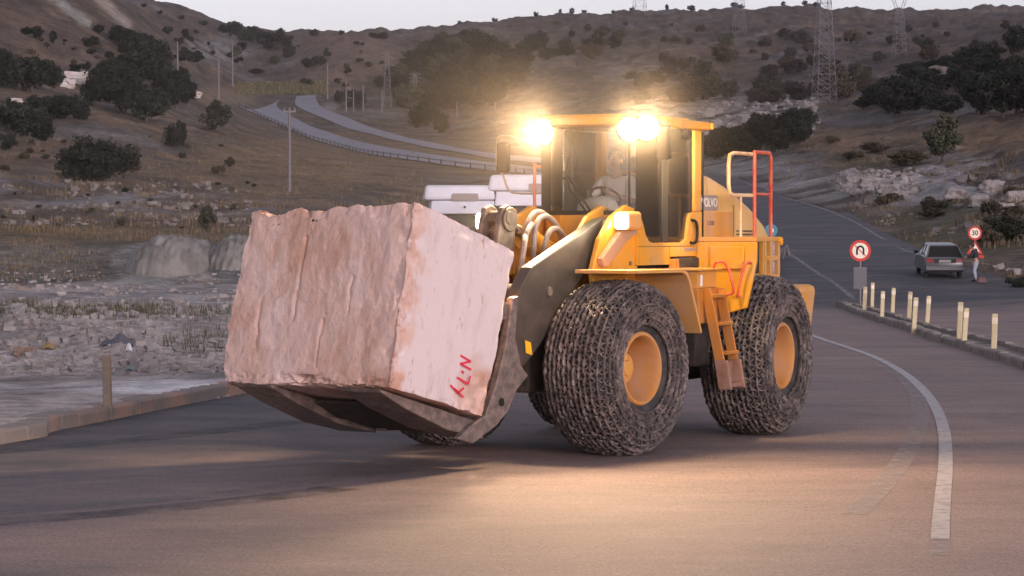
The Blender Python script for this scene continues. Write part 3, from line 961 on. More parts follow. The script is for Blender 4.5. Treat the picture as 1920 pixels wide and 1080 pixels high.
# --- rear chassis
mb = MB()
mb.box((-3.6, -.52, .72), (.35, .52, 1.6)); mb.box((-2.3, -.95, .80), (-1.3, .95, 1.25))
mb.box((-.9, -1.0, .95), (-.35, 1.02, 1.6)); mb.box((.2, -.3, .8), (1.0, .3, 1.3))
rp(mb, 'rear_frame', M['dark'], bevel=.03)
mb = MB(); mb.box((1.0, -.5, .75), (2.6, .5, 1.5)); mb.box((1.4, -1.0, .80), (2.2, 1.0, 1.3))
fp(mb, 'axle_frame', M['dark'], bevel=.03)

# --- hood, badge, counterweight
mb = MB()
secs = []
for x, zt, hw in ((-1.04, 3.42, .80), (-1.5, 3.36, .80), (-2.0, 3.25, .80), (-2.5, 3.12, .79), (-3.0, 2.96, .78), (-3.45, 2.78, .76), (-3.7, 2.62, .74), (-3.82, 2.42, .72)):
    secs.append([(x, y * hw, z) for y, z in ((-1, 2.0), (-1, zt - .10), (-.975, zt - .01), (-.90, zt + .05), (-.5, zt + .08), (0, zt + .09), (.5, zt + .08), (.90, zt + .05), (.975, zt - .01), (1, zt - .10), (1, 2.0))])
k = len(secs[0]); vs = [p for s in secs for p in s]; fs = []
for i in range(len(secs) - 1):
    for j in range(k - 1):
        fs.append((i * k + j, i * k + j + 1, (i + 1) * k + j + 1, (i + 1) * k + j))
    fs.append((i * k + k - 1, i * k, (i + 1) * k, (i + 1) * k + k - 1))
fs += [tuple(range(k)), tuple(range(len(vs) - 1, len(vs) - 1 - k, -1))]
mb.add(vs, fs); M['hood'] = painted('pale yellow paint', (.70, .40, .11), (.62, .45, .28), (.34, .19, .09), .4); hood = rp(mb, 'hood', M['hood'], smooth=35)  # hood coat paler than the other yellow panels
mb = MB(); mb.box((-2.15, .802, 2.62), (-1.06, .808, 2.95)); mb.build('vent_panel', M['yellow_dusty'], hood, bevel=.002)
mb = MB(); mb.prism_y(rrect(-1.60, -1.0, 2.97, 3.17, .03), .803, .812); badge = mb.build('badge', M['badge_grey'], hood)
Tm = Matrix.Translation((-1.30, .8155, 3.07)) @ Matrix.Rotation(math.pi, 4, 'Z') @ Matrix.Rotation(math.pi / 2, 4, 'X')
text_mesh('lettering', 'VOLVO', .165, M['text_white'], hood, Tm, .002, 1.0)
Tm = Matrix.Translation((-1.36, .812, 2.80)) @ Matrix.Rotation(math.pi, 4, 'Z') @ Matrix.Rotation(math.pi / 2, 4, 'X')
text_mesh('lettering', 'L350F', .085, M['text_grey'], hood, Tm, .002, 1.2)
mb = MB(); mb.box((-3.86, .55, 2.02), (-3.70, .79, 2.62)); grille = rp(mb, 'rear_grille', M['badge_grey'], bevel=.015)
Tm = Matrix.Translation((-3.78, .7935, 2.30)) @ Matrix.Rotation(math.pi, 4, 'Z') @ Matrix.Rotation(math.pi / 2, 4, 'X') @ Matrix.Rotation(math.pi / 2, 4, 'Z')
text_mesh('lettering', 'VOLVO', .13, M['text_white'], grille, Tm, .002, 1.0)
mb = MB()
mb.hexa([(-3.95, -1.25, .95), (-3.3, -1.25, .95), (-3.3, 1.25, .95), (-3.95, 1.25, .95), (-4.1, -1.32, 1.95), (-3.3, -1.32, 1.95), (-3.3, 1.32, 1.95), (-4.1, 1.32, 1.95)])
rp(mb, 'counterweight', M['yellow_dusty'], bevel=.10)

# --- platform, rear fender with its guard panel, side frame
mb = MB(); mb.prism_z([(-.86, .80), (-.86, 1.66), (-1.35, 1.66), (-2.1, 1.27), (-2.75, 1.27), (-2.75, .80)], 2.56, 2.62)
rp(mb, 'platform', M['yellow_dusty'], bevel=.008)
mb = MB(); mb.prism_x([(.80, 2.555), (1.66, 2.555), (1.655, 2.3), (1.52, 1.70), (1.30, 1.64), (.80, 1.60)], -.90, -.84)
fend = rp(mb, 'rear_fender', M['yellow'], bevel=.012)
mb = MB(); mb.box((-.836, 1.02, 2.20), (-.80, 1.50, 2.50)); mb.build('fender_panel', M['yellow'], fend, bevel=.02)
mb = MB(); mb.prism_x([(-.80, 2.555), (-1.66, 2.555), (-1.655, 2.3), (-1.52, 1.70), (-.80, 1.60)], -.90, -.84)
rp(mb, 'rear_fender', M['yellow'], bevel=.012)
mb = MB()
for x in (-2.14, -2.42, -2.72): mb.box((x - .035, 1.20, 2.12), (x + .035, 1.26, 2.556))
mb.box((-2.755, 1.205, 2.30), (-2.105, 1.255, 2.36)); mb.box((-2.755, 1.205, 2.07), (-2.105, 1.255, 2.12))
rp(mb, 'side_frame', M['yellow_dusty'], bevel=.006)
mb = MB(); mb.box((-2.70, 1.02, 2.12), (-2.12, 1.06, 2.55)); rp(mb, 'screen', M['dark'])
mb = MB(); mb.lathe_y([(0, .0), (.055, .01), (.055, .05), (.0, .06)], 12, c=(-2.74, 1.24, 2.56))
rp(mb, 'marker_lamp', nmat('amber lamp', (.8, .35, .02), .3))
# grab handles
for pts in ([(-.835, 1.585, 2.28), (-.76, 1.57, 2.30), (-.74, 1.52, 2.22), (-.74, 1.44, 1.88), (-.79, 1.43, 1.85), (-.835, 1.43, 1.86)],
            [(-.3, 1.28, 2.21), (-.28, 1.33, 2.30), (-.32, 1.45, 2.27), (-.38, 1.52, 1.98), (-.40, 1.50, 1.90), (-.4, 1.38, 1.88)]):
    mb = MB(); mb.tube(smooth_pts(pts, 4), .018, 8); rp(mb, 'grab_handle', M['red'], smooth=60)

# --- handrail on the walkway
mb = MB()
loop = [(-1.85, 3.72), (-1.16, 3.72), (-1.03, 3.69), (-.99, 3.58), (-.99, 3.30), (-1.03, 3.20), (-1.14, 3.17), (-1.85, 3.17)]
mb.tube([(x, 1.21, z) for x, z in loop], .026, 10)
mb.tube([(-1.42, 1.21, 3.17), (-1.42, 1.21, 2.62)], .018, 8)
rp(mb, 'handrail', nmat('lamplit handrail', (.80, .56, .30), .5, var=(.72, .30, .14), vscale=2.0, thr=(.5, .62)), smooth=60)  # loop coloured paler than the red rail to carry the roof lamp's light
mb = MB()
mb.tube([(-1.84, 1.24, 2.62), (-1.84, 1.24, 3.76)], .026, 10)
mb.tube([(-1.84, 1.24, 3.75), (-2.38, 1.24, 3.75), (-2.44, 1.24, 3.70), (-2.44, 1.24, 2.62)], .026, 10)
mb.tube([(-1.84, 1.24, 3.19), (-2.44, 1.24, 3.19)], .020, 8)
rp(mb, 'handrail', M['red'], smooth=60)

# --- ladder
mb = MB()
def slat(x0, x1, y0, z0, y1, z1, d):   # leaning plate
    mb.hexa([(x0, y0 - d, z0), (x1, y0 - d, z0), (x1, y0 + d, z0), (x0, y0 + d, z0), (x0, y1 - d, z1), (x1, y1 - d, z1), (x1, y1 + d, z1), (x0, y1 + d, z1)])
slat(-.02, .02, 1.50, 1.02, 1.30, 1.97, .065)
slat(-.48, -.44, 1.50, 1.02, 1.30, 1.97, .065)
for zz in (1.85, 1.50, 1.13):
    yy = 1.50 - (zz - 1.02) / .95 * .2
    mb.box((-.44, yy - .09, zz), (-.02, yy + .10, zz + .045))
lad = rp(mb, 'ladder', M['orange'], bevel=.006)
mb = MB()
slat(-.03, .03, 1.57, .69, 1.51, 1.06, .085); slat(-.49, -.43, 1.57, .69, 1.51, 1.06, .085)
mb.box((-.43, 1.47, .72), (-.03, 1.65, .77)); mb.box((-.43, 1.46, .76), (-.03, 1.49, 1.04))
mb.build('bottom_step', nmat('muddy step', (.30, .17, .13), .8, var=(.22, .10, .05), vscale=6), lad, bevel=.008)

# --- boxes under the cab
mb = MB(); mb.box((-.50, .62, 1.97), (.12, 1.24, 2.19)); mb.box((-.55, .58, 2.19), (.17, 1.30, 2.225))
rp(mb, 'battery_box', M['yellow_dusty'], bevel=.012)
mb = MB(); mb.box((-.02, 1.243, 2.0), (.06, 1.247, 2.14)); rp(mb, 'warning_label', M['text_white'])
mb = MB(); mb.box((-.58, .55, 1.52), (.16, 1.27, 1.968)); rp(mb, 'fuel_tank', M['orange'], bevel=.02)
mb = MB(); mb.box((.0, .35, 1.5), (.45, .80, 2.2)); mb.box((-.9, -.6, 1.6), (.7, .55, 2.28)); rp(mb, 'hydraulic_block', M['dark'], bevel=.02)
mb = MB(); mb.prism_y([(.02, 2.34), (-.12, 2.34), (-.16, 2.1), (-.02, 2.02), (.15, 2.0), (.16, 2.1), (.05, 2.16)], .80, .88); rp(mb, 'bracket', M['orange'], bevel=.01)
mb = MB(); mb.box((-.85, .45, 2.22), (-.12, .86, 2.355)); rp(mb, 'cab_mount', M['dark'], bevel=.02)

# --- cab
OUT = [(-1.0, .76), (.90, .76), (1.04, .66), (1.12, .42), (1.13, .10), (1.06, -.22), (.92, -.46), (.68, -.62), (-1.0, -.62)]
def offs(o, d):
    cx, cy = -.0, .07
    return [(x + (d if x > cx else -d) * (abs(x) > .5), y + (d if y > cy else -d) * (abs(y - cy) > .3)) for x, y in o]
cab = None
mb = MB()
# front cowl below the windscreen, following the curved front
fr = OUT[1:8]
def wall(mb, path, z0, z1, t=.04, lean=0.0):
    for (x0, y0), (x1, y1) in zip(path[:-1], path[1:]):
        d = Vector((x1 - x0, y1 - y0, 0)); n = Vector((d.y, -d.x, 0)).normalized() * t
        q = lambda x, y, z, k: (x + n.x * k + lean * (z - z0), y + n.y * k, z)
        mb.hexa([q(x0, y0, z0, 0), q(x1, y1, z0, 0), q(x1, y1, z0, 1), q(x0, y0, z0, 1), q(x0, y0, z1, 0), q(x1, y1, z1, 0), q(x1, y1, z1, 1), q(x0, y0, z1, 1)])
wall(mb, [(x + .05, y + (.05 if y > .5 else 0)) for x, y in fr], 2.30, 2.90)
# left side body with the sunken door edge
side = [(1.06, 2.90), (.96, 2.885), (.88, 2.80), (.80, 2.66), (.70, 2.575), (.58, 2.55), (-.40, 2.55), (-.52, 2.60), (-.60, 2.84), (-.66, 2.93), (-.80, 2.95), (-1.04, 2.95), (-1.04, 2.37), (.02, 2.37), (.02, 2.27), (1.06, 2.27)]
mb.prism_y(side, .745, .815)
mb.prism_y([(1.0, 2.85), (-1.0, 2.85), (-1.0, 2.30), (1.0, 2.30)], -.66, -.60)
mb.box((-1.04, -.62, 2.28), (-.98, .75, 2.95))
mb.box((-1.0, -.6, 2.28), (1.05, .75, 2.33))
cab = rp(mb, 'cab', M['yellow'], bevel=.018)
mb = MB()
mb.box((-1.045, .70, 2.953), (-.80, .81, 4.02)); mb.build('rear_pillar', M['yellow'], cab, bevel=.02)
mb = MB(); mb.box((-1.045, -.66, 2.953), (-.85, -.55, 4.02)); mb.build('rear_pillar', M['yellow'], cab, bevel=.02)
mb = MB()
mb.box((-1.062, .72, 2.36), (-1.047, .83, 4.0)); mb.build('rubber_seal', M['black'], cab)
M['post'] = nmat('dark cab post', (.03, .026, .024), .6)
for q in ([(.03, .70, 2.56), (.20, .79, 4.02)], [(-.79, .72, 2.90), (-.70, .78, 4.02)], [(-.05, -.65, 2.86), (.05, -.58, 4.02)], [(.60, -.66, 2.86), (.76, -.54, 4.02)]):
    mb = MB(); mb.box(*q); mb.build('door_post', M['post'], cab, bevel=.01)
mb = MB(); mb.tube([(1.045, .70, 2.90), (1.03, .69, 4.0)], .016, 6); mb.build('front_pillar', M['black'], cab)
mb = MB(); mb.prism_z(rrect(-1.16, 1.26, -.78, .92, .14, 5), 4.02, 4.125); mb.prism_z(rrect(-.95, 1.0, -.6, .74, .2, 5), 4.125, 4.165)
mb.box((-1.2, .55, 4.03), (-1.12, .93, 4.12))
mb.build('cab_roof', M['yellow'], cab, bevel=.03)
mb = MB(); wall(mb, [(x + .03, y) for x, y in OUT[1:8]], 2.895, 2.955, .05); mb.build('rubber_seal', M['black'], cab)
mb = MB(); wall(mb, [(x - .02, y - (.02 if y > .5 else 0)) for x, y in OUT[1:8]], 2.90, 4.0, .012); mb.build('windscreen', M['glass'], cab, smooth=30)
mb = MB(); mb.prism_y([(.88, 2.80), (.80, 2.66), (.70, 2.575), (.58, 2.55), (.2, 2.55), (.2, 4.02), (1.0, 4.02), (1.0, 2.88)], .765, .775)
door = mb.build('door_glass', M['glass'], cab)
mb = MB(); mb.prism_y([(.02, 2.55), (-.40, 2.55), (-.52, 2.60), (-.60, 2.84), (-.70, 2.93), (-.70, 4.02), (.02, 4.02)], .765, .775); mb.build('side_window', M['glass'], cab)
mb = MB(); mb.box((-1.02, -.54, 2.96), (-1.012, .69, 4.0)); mb.build('rear_window', M['glass'], cab)
mb = MB(); mb.box((-.98, -.632, 2.87), (.58, -.624, 4.0)); mb.build('side_window', M['glass'], cab)
mb = MB(); mb.tube(smooth_pts([(-.66, .82, 2.84), (-.72, .86, 2.82), (-.76, .865, 2.72), (-.74, .865, 2.58), (-.68, .85, 2.54), (-.63, .82, 2.55)], 4), .02, 8); mb.build('door_handle', M['black'], cab, smooth=60)
mb = MB(); mb.box((-.92, .816, 2.44), (-.45, .819, 2.48)); mb.build('door_label', M['badge_grey'], cab)
mb = MB()
mb.tube([(1.19, .24, 2.86), (1.17, -.06, 3.22), (1.15, -.12, 3.42), (1.16, -.08, 3.62)], .012, 6)
mb.tube([(1.19, .30, 2.86), (1.18, .05, 3.20), (1.16, -.10, 3.40)], .012, 6)
mb.tube([(1.15, -.24, 3.36), (1.16, -.13, 3.36)], .02, 6)
mb.box((1.15, .18, 2.70), (1.21, .26, 2.90)); mb.build('wiper', M['black'], cab)
for x0, z0, x1, z1 in ((-1.03, 2.500, 1.05, 2.507), (.045, 2.28, .052, 2.50)):
    mb = MB(); mb.box((x0, .8155, z0), (x1, .8175, z1)); mb.build('panel_seam', M['dark'], cab)
for k in range(7):
    mb = MB(); mb.box((-2.9 + k * .0, .79, 2.42 + k * .045), (-2.3, .803, 2.435 + k * .045)); mb.build('louvre', M['dark'], hood)
mb = MB(); mb.box((-1.06, .804, 2.60), (-2.20, .8065, 2.606)); mb.build('panel_seam', M['dark'], hood)
mb = MB(); mb.box((-2.195, .802, 2.2), (-2.188, .8065, 3.05)); mb.build('panel_seam', M['dark'], hood)
# inside the cab
mb = MB(); mb.box((-.72, -.20, 2.62), (-.10, .34, 2.78)); mb.box((-.78, -.20, 2.72), (-.60, .34, 3.44)); mb.box((-.76, -.06, 3.46), (-.64, .20, 3.68)); mb.box((-.5, -.1, 2.33), (-.2, .24, 2.62))
rp(mb, 'operator_seat', M['seat'], bevel=.05)
mb = MB()
mb.hexa([(.55, -.38, 2.34), (1.0, -.38, 2.34), (1.0, .62, 2.34), (.55, .62, 2.34), (.70, -.38, 2.90), (1.04, -.38, 2.86), (1.04, .62, 2.86), (.70, .62, 2.90)])
dash = rp(mb, 'dashboard', M['interior'], bevel=.03)
mb = MB(); mb.lathe_y([(.0, -.24), (.14, -.23), (.2, -.1), (.21, .1), (.16, .22), (0, .24)], 20, c=(.72, .12, 2.93)); mb.build('instrument_hood', nmat('pale instrument cover', (.62, .56, .47), .7), dash, smooth=50)
mb = MB()
cst, nst = Vector((.36, .06, 3.13)), Vector((-.62, 0, .78)).normalized()
a_ = nst.cross(Vector((0, 1, 0))).normalized(); b2_ = nst.cross(a_).normalized()
ring = [cst + (a_ * math.cos(t * math.pi / 10) + b2_ * math.sin(t * math.pi / 10)) * .20 for t in range(21)]
mb.tube(ring, .017, 8, caps=False); mb.tube([cst, (.62, .06, 2.72)], .03, 8)
for t in (3, 10, 17): mb.tube([cst, ring[t]], .012, 6)
rp(mb, 'steering_wheel', M['black'], smooth=60)
mb = MB(); mb.tube([(-.45, .60, 2.6), (-.45, .60, 2.98)], .02, 6); rp(mb, 'seat_lever', M['red'], smooth=60)
mb = MB(); mb.lathe_z([(0, 0), (.06, 0), (.075, .06), (.06, .15), (0, .17)], 16, c=(-1.12, .0, 3.47)); rp(mb, 'rear_lamp', emat('lit rear lamp', (1, .72, .32), 5.0), smooth=60)
mb = MB(); mb.tube([(-1.12, 0, 3.4), (-1.12, 0, 3.49)], .03, 8); rp(mb, 'lamp_stem', M['yellow'])
# mirrors
def mirror(x, y, z0, z1, w, arm):
    mb = MB(); mb.prism_x(rrect(y - w / 2, y + w / 2, z0, z1, .05), x, x + .10)
    o = rp(mb, 'mirror', M['black'], bevel=.03)
    mb = MB(); mb.tube(smooth_pts(arm, 5), .014, 6); mb.build('mirror_arm', nmat('pale mirror arm', (.42, .32, .24), .5), o, smooth=60)
    return o
mirror(.70, 1.04, 3.58, 4.02, .19, [(.80, .80, 4.0), (.78, .95, 4.06), (.72, 1.08, 4.04), (.70, 1.10, 3.9)])
mirror(.70, -1.20, 3.45, 3.84, .17, [(.75, -.66, 3.80), (.76, -.95, 3.88), (.74, -1.15, 3.92), (.74, -1.27, 3.90), (.74, -1.30, 3.78), (.75, -1.29, 3.55), (.75, -1.20, 3.40), (.75, -1.12, 3.22), (.74, -.95, 3.18), (.72, -.66, 3.18)])
mb = MB(); mb.tube([(.74, -.76, 2.55), (.74, -.76, 3.57)], .022, 8); mb.tube([(.74, -.76, 3.52), (.72, -.64, 3.52)], .022, 8); mb.tube([(.74, -.76, 2.95), (.72, -.64, 2.95)], .016, 8)
rp(mb, 'grab_rail', nmat('orange red rail', (.60, .20, .10), .5), smooth=60)

# --- roof lamps
def roof_lamp(y, z, yaw, pitch=-12, r=.150, x=1.32):  # lens radius enlarged so the disc carries part of the lamp bloom
    mb = MB()
    mb.lathe_y([(0, -.12), (.08, -.12), (r * .9, -.02), (r + .018, .05), (r + .018, .07), (r, .07), (r, .055)], 24)
    Mx = Matrix.Translation((x, y, z)) @ Matrix.Rotation(R(yaw), 4, 'Z') @ Matrix.Rotation(R(-pitch), 4, 'Y') @ Matrix.Rotation(R(-90), 4, 'Z')
    o = rp(mb, 'work_lamp', M['black'], smooth=40); o.data.transform(Mx)
    mb = MB(); mb.lathe_y([(0, .062), (r * .97, .058)], 24)
    l = mb.build('lamp_lens', M['lens'], o, smooth=40); l.data.transform(Mx)
    mb = MB(); mb.tube([(x - .08, y, z), (x - .22, y, z + .07)], .025, 8); mb.build('lamp_bracket', M['black'], o)
    return Mx
LAMPS = [roof_lamp(-.33, 3.95, -8), roof_lamp(.84, 3.97, 13, -20), roof_lamp(1.02, 3.98, 40, -10, x=1.27)]  # last lamp is an added one, widening the right-hand glow
def spot(name, Mx, energy, ang, colr, r=.10, blend=1.0, off=.10):
    ld = bpy.data.lights.new(name, 'SPOT'); ld.energy = energy; ld.spot_size = R(ang); ld.spot_blend = blend; ld.color = colr; ld.shadow_soft_size = r
    lo = bpy.data.objects.new(name, ld); col.objects.link(lo); lo.parent = loader
    d = (Mx.to_3x3() @ Vector((0, 1, 0))).normalized()
    lo.location = Mx.translation + d * off
    lo.rotation_euler = d.to_track_quat('-Z', 'Y').to_euler()
    return lo
WARM = (1.0, .64, .38)
spot('roof_light', LAMPS[0], 1250, 130, WARM, .28)
spot('roof_light', LAMPS[1], 420, 115, WARM, .28)
spot('roof_light', LAMPS[2], 950, 160, WARM, .28)
# the side lamp at the same corner throws light back along the flank
side_m = Matrix.Translation((1.10, 1.16, 3.98)) @ Matrix.Rotation(R(-90 + 150), 4, 'Z')
dvec = Vector((-1.9, -.05, -1.25)).normalized()
ld = bpy.data.lights.new('flank_light', 'SPOT'); ld.energy = 460; ld.spot_size = R(95); ld.spot_blend = .5; ld.color = (1, .74, .40); ld.shadow_soft_size = .08
lo = bpy.data.objects.new('flank_light', ld); col.objects.link(lo); lo.parent = loader; lo.location = (.62, 1.28, 3.90); lo.rotation_euler = dvec.to_track_quat('-Z', 'Y').to_euler()
mb = MB(); mb.lathe_y([(0, 0), (.05, .0), (.075, .06), (.075, .07), (0, .07)], 16)
o = rp(mb, 'side_lamp', M['black'], smooth=40)
o.data.transform(Matrix.Translation((.66, 1.28, 3.93)) @ dvec.to_track_quat('Y', 'Z').to_matrix().to_4x4())

# --- front half: tower, fenders, head lamps
for s in (1, -1):
    mb = MB()
    tower = [(1.87, 2.20), (1.70, 2.60), (1.42, 2.88), (1.10, 3.02), (.92, 2.98), (.84, 2.6), (.86, 1.4), (1.6, 1.3)]
    mb.prism_y(tower, s * .86, s * .93); mb.prism_y(tower, s * .50, s * .57)
    mb.box((.86, min(s * .57, s * .86), 1.5), (.95, max(s * .57, s * .86), 2.5))
    fp(mb, 'loader_tower', M['yellow'], bevel=.012)
    mb = MB()
    top = [(2.26, 2.235), (1.02, 2.235), (.90, 2.19), (.82, 2.08), (.56, 1.45), (.59, 1.43), (.86, 2.06), (.93, 2.155), (1.03, 2.19), (2.26, 2.19)]
    mb.prism_y(top, s * .94, s * 1.70)
    fp(mb, 'front_fender', M['yellow_dusty'], bevel=.008)
    mb = MB()
    bar = [(1.78, 2.36), (1.35, 2.70), (1.06, 2.79), (.98, 2.74), (1.0, 2.66), (1.2, 2.59), (1.64, 2.27), (1.74, 2.27)]
    mb.prism_y(bar, s * .935, s * 1.02)
    br = fp(mb, 'lamp_bracket', nmat('dusty bracket', (.42, .24, .13), .6, var=(.36, .22, .16), vscale=5), bevel=.01)
    for q in ((1.02, 2.30), (1.02, 2.86), (1.62, 2.30)):
        mb = MB(); mb.lathe_y([(0, 0), (.028, 0), (.028, .014), (0, .015)], 6, c=(q[0], s * .93 if s > 0 else s * .93 - .015, q[1])); mb.build('bolt', M['steel'], br)
    mb = MB(); mb.prism_x(rrect(min(s * .945, s * 1.165), max(s * .945, s * 1.165), 2.71, 2.94, .05), 1.12, 1.40)
    hl = fp(mb, 'headlight', M['yellow_dusty'], bevel=.012)
    mb = MB(); mb.prism_x(rrect(min(s * .96, s * 1.15), max(s * .96, s * 1.15), 2.725, 2.925, .045), 1.402, 1.415)
    mb.build('headlight_lens', M['headlens'], hl)
    Mh = Matrix.Rotation(FR[2], 4, 'Z') @ Matrix.Translation((1.45, s * 1.055, 2.825)) @ Matrix.Rotation(R(6), 4, 'Y') @ Matrix.Rotation(R(-90), 4, 'Z')
    spot('head_light', Mh, 30, 100, (1, .78, .5), .06, off=.05)

# --- lift arms
ARM = [(1.20, 2.80), (1.30, 2.87), (1.48, 2.84), (2.98, 2.27), (3.20, 2.02), (3.30, 1.70), (3.42, 1.38), (3.62, 1.04), (3.78, .86), (3.60, .70), (3.40, .80), (3.12, 1.10), (2.80, 1.32), (2.36, 1.72), (1.96, 2.07), (1.62, 2.34), (1.34, 2.60), (1.2, 2.70)]
for s in (1, -1):
    mb = MB(); mb.prism_y(ARM, s * .64, s * .80)
    arm = fp(mb, 'lift_arm', M['armgrey'], bevel=.02)
    mb = MB(); mb.lathe_y([(0, 0), (.055, 0), (.055, .012), (0, .013)], 20, c=(2.59, .80 if s > 0 else -.813, 1.98)); mb.build('pin_or_hole', M['steel'], arm, smooth=40)
    for q in ((1.38, 2.74), (3.58, .92)):
        mb = MB(); mb.lathe_y([(0, 0), (.10, 0), (.10, .03), (.06, .045), (0, .046)], 20, c=(q[0], .80 if s > 0 else -.846, q[1]))
        mb.build('pivot_pin', M['steel'], arm, smooth=40)
    if s > 0:
        mb = MB(); mb.prism_y([(3.10, 1.41), (2.98, 1.38), (2.95, 1.23), (3.08, 1.26)], .801, .804); mb.build('warning_sticker', M['sticker'], arm)
    # hoist cylinder
    mb = MB(); mb.tube([(1.15, s * .42, 1.25), (2.1, s * .45, 1.55)], .11, 14); mb.tube([(2.1, s * .45, 1.55), (2.75, s * .6, 1.75)], .06, 12)
    fp(mb, 'hoist_cylinder', M['yellow_dusty'], smooth=40)
mb = MB(); mb.tube([(2.85, -.66, 1.86), (2.85, .66, 1.86)], .21, 20); fp(mb, 'cross_tube', M['armgrey'], smooth=40)

# --- centre linkage: bell crank, tilt cylinder, hoses
mb = MB()
crank = [(2.44, 2.98), (2.54, 3.02), (2.66, 2.98), (2.72, 2.80), (2.80, 2.40), (2.95, 1.95), (3.08, 1.35), (3.00, 1.12), (2.86, 1.12), (2.72, 1.5), (2.55, 2.0), (2.42, 2.45), (2.38, 2.80)]
mb.prism_y(crank, -.16, -.09); mb.prism_y(crank, .09, .16)
mb.tube([(2.55, -.20, 2.86), (2.55, .20, 2.86)], .085, 16); mb.tube([(2.85, -.2, 1.86), (2.85, .2, 1.86)], .12, 16); mb.box((2.44, -.09, 2.2), (2.60, .09, 2.7))
mb.tube([(2.52, .165, 2.84), (2.52, .19, 2.84)], .15, 20)
fp(mb, 'bell_crank', nmat('worn linkage', (.085, .066, .056), .5, .2, var=(.19, .145, .12), vscale=5, bump=.2), bevel=.015)
mb = MB(); mb.tube([(1.10, 0, 2.30), (1.9, 0, 2.60)], .135, 18); mb.tube([(1.86, 0, 2.585), (1.96, 0, 2.62)], .155, 18)
cyl = fp(mb, 'tilt_cylinder', M['yellow'], smooth=40)
mb = MB(); mb.tube([(1.96, 0, 2.62), (2.55, 0, 2.86)], .065, 14); mb.build('piston_rod', M['chrome'], cyl, smooth=40)
mb = MB(); mb.box((.9, -.5, 1.9), (1.3, .5, 2.35)); mb.box((1.28, -.34, 1.8), (1.75, .34, 2.22)); mb.box((1.5, -.30, 2.15), (1.95, -.16, 2.62))
mb.box((1.3, -.49, 2.30), (1.8, .49, 2.36))
fp(mb, 'front_frame', M['yellow'], bevel=.025)
rnd = random.Random(5)
hose_sets = [
 [(2.10, .24, 2.05), (2.12, .24, 2.50), (2.02, .22, 2.80), (1.80, .20, 2.88), (1.58, .20, 2.78), (1.42, .22, 2.52)],
 [(2.02, .34, 2.0), (2.05, .34, 2.40), (1.94, .33, 2.66), (1.76, .32, 2.73), (1.56, .30, 2.64), (1.40, .30, 2.45)],
 [(2.16, .10, 2.1), (2.16, .12, 2.6), (2.0, .12, 2.88), (1.76, .10, 2.93), (1.5, .10, 2.80), (1.3, .12, 2.55)],
 [(2.45, -.22, 1.75), (2.36, -.24, 2.2), (2.22, -.22, 2.56), (2.0, -.20, 2.75), (1.7, -.2, 2.70), (1.4, -.2, 2.45)],
 [(2.52, .22, 1.7), (2.46, .26, 2.1), (2.36, .26, 2.45), (2.26, .24, 2.68), (2.1, .2, 2.78)],
 [(2.62, .30, 1.6), (2.58, .33, 2.0), (2.50, .33, 2.32), (2.40, .30, 2.55), (2.3, .24, 2.64)],
 [(1.75, .42, 2.0), (1.72, .42, 2.3), (1.62, .40, 2.52), (1.45, .38, 2.55), (1.3, .38, 2.42)],
]
for h in hose_sets:
    mb = MB(); mb.tube(smooth_pts(h, 5), .034, 10); fp(mb, 'hydraulic_hose', M['hose'], smooth=60)

# --- block fork: carriage, horned side plates, tines (tilted back with the block)
BA = R(14.44)
def tl(x, z):      # block-local (x forward, z up) -> front-half x,z
    return 5.055 + x * math.cos(BA) - z * math.sin(BA), 1.74 + x * math.sin(BA) + z * math.cos(BA)
def tprism(mb, poly, y0, y1): mb.prism_y([tl(*p) for p in poly], y0, y1)
mb = MB()
for s in (1, -1):
    tprism(mb, [(-.99, -1.0), (-.97, .55), (-1.06, .60), (-1.22, .1), (-1.26, -.9), (-1.18, -1.12), (-1.0, -1.16)], s * .30, s * .44)
tprism(mb, [(-1.0, -1.02), (-1.0, .42), (-1.07, .42), (-1.10, -1.02)], -1.02, 1.02)
tprism(mb, [(-1.06, -.72), (-1.06, -.42), (-1.28, -.46), (-1.28, -.68)], -1.0, 1.0)
tprism(mb, [(-1.02, .20), (-1.02, .45), (-1.18, .42), (-1.18, .24)], -1.08, 1.08)
fork = fp(mb, 'fork_carriage', M['steel'], bevel=.015)
for s in (1, -1):
    mb = MB()
    pl = [(4.62, .50), (4.33, .60), (4.13, .92), (3.93, 1.38), (3.79, 1.93), (3.68, 1.95), (3.74, 1.46), (3.62, 1.14), (3.48, 1.02), (3.70, .87), (3.88, .62), (4.12, .47), (4.56, .30), (4.85, .37)]
    if s < 0: pl = pl[1:-2]
    mb.prism_y(pl, s * 1.03, s * 1.12)
    sp = mb.build('side_plate', M['steel'], fork, bevel=.012)
    mb = MB(); mb.lathe_y([(0, 0), (.05, 0), (.05, .01), (0, .011)], 16, c=(4.02, 1.12 if s > 0 else -1.131, .74)); mb.build('pin_or_hole', M['black'], sp, smooth=40)  # black disc paints in the dark of the hole in this plate
    for y0, y1 in ((.50, 1.05), ):
        mb = MB(); tprism(mb, [(-1.12, -1.0), (-1.10, -1.17), (-.4, -1.20), (.40, -1.12), (.86, -1.035), (.90, -1.0)], s * y0, s * y1)
        mb.build('tine', M['steel'], fork, bevel=.012)
mb = MB(); tprism(mb, [(-1.12, -1.01), (-1.10, -1.13), (-.3, -1.14), (.1, -1.05), (.1, -1.01)], -.495, .495); mb.build('floor_plate', M['dark'], fork, bevel=.01)
FORK = fork

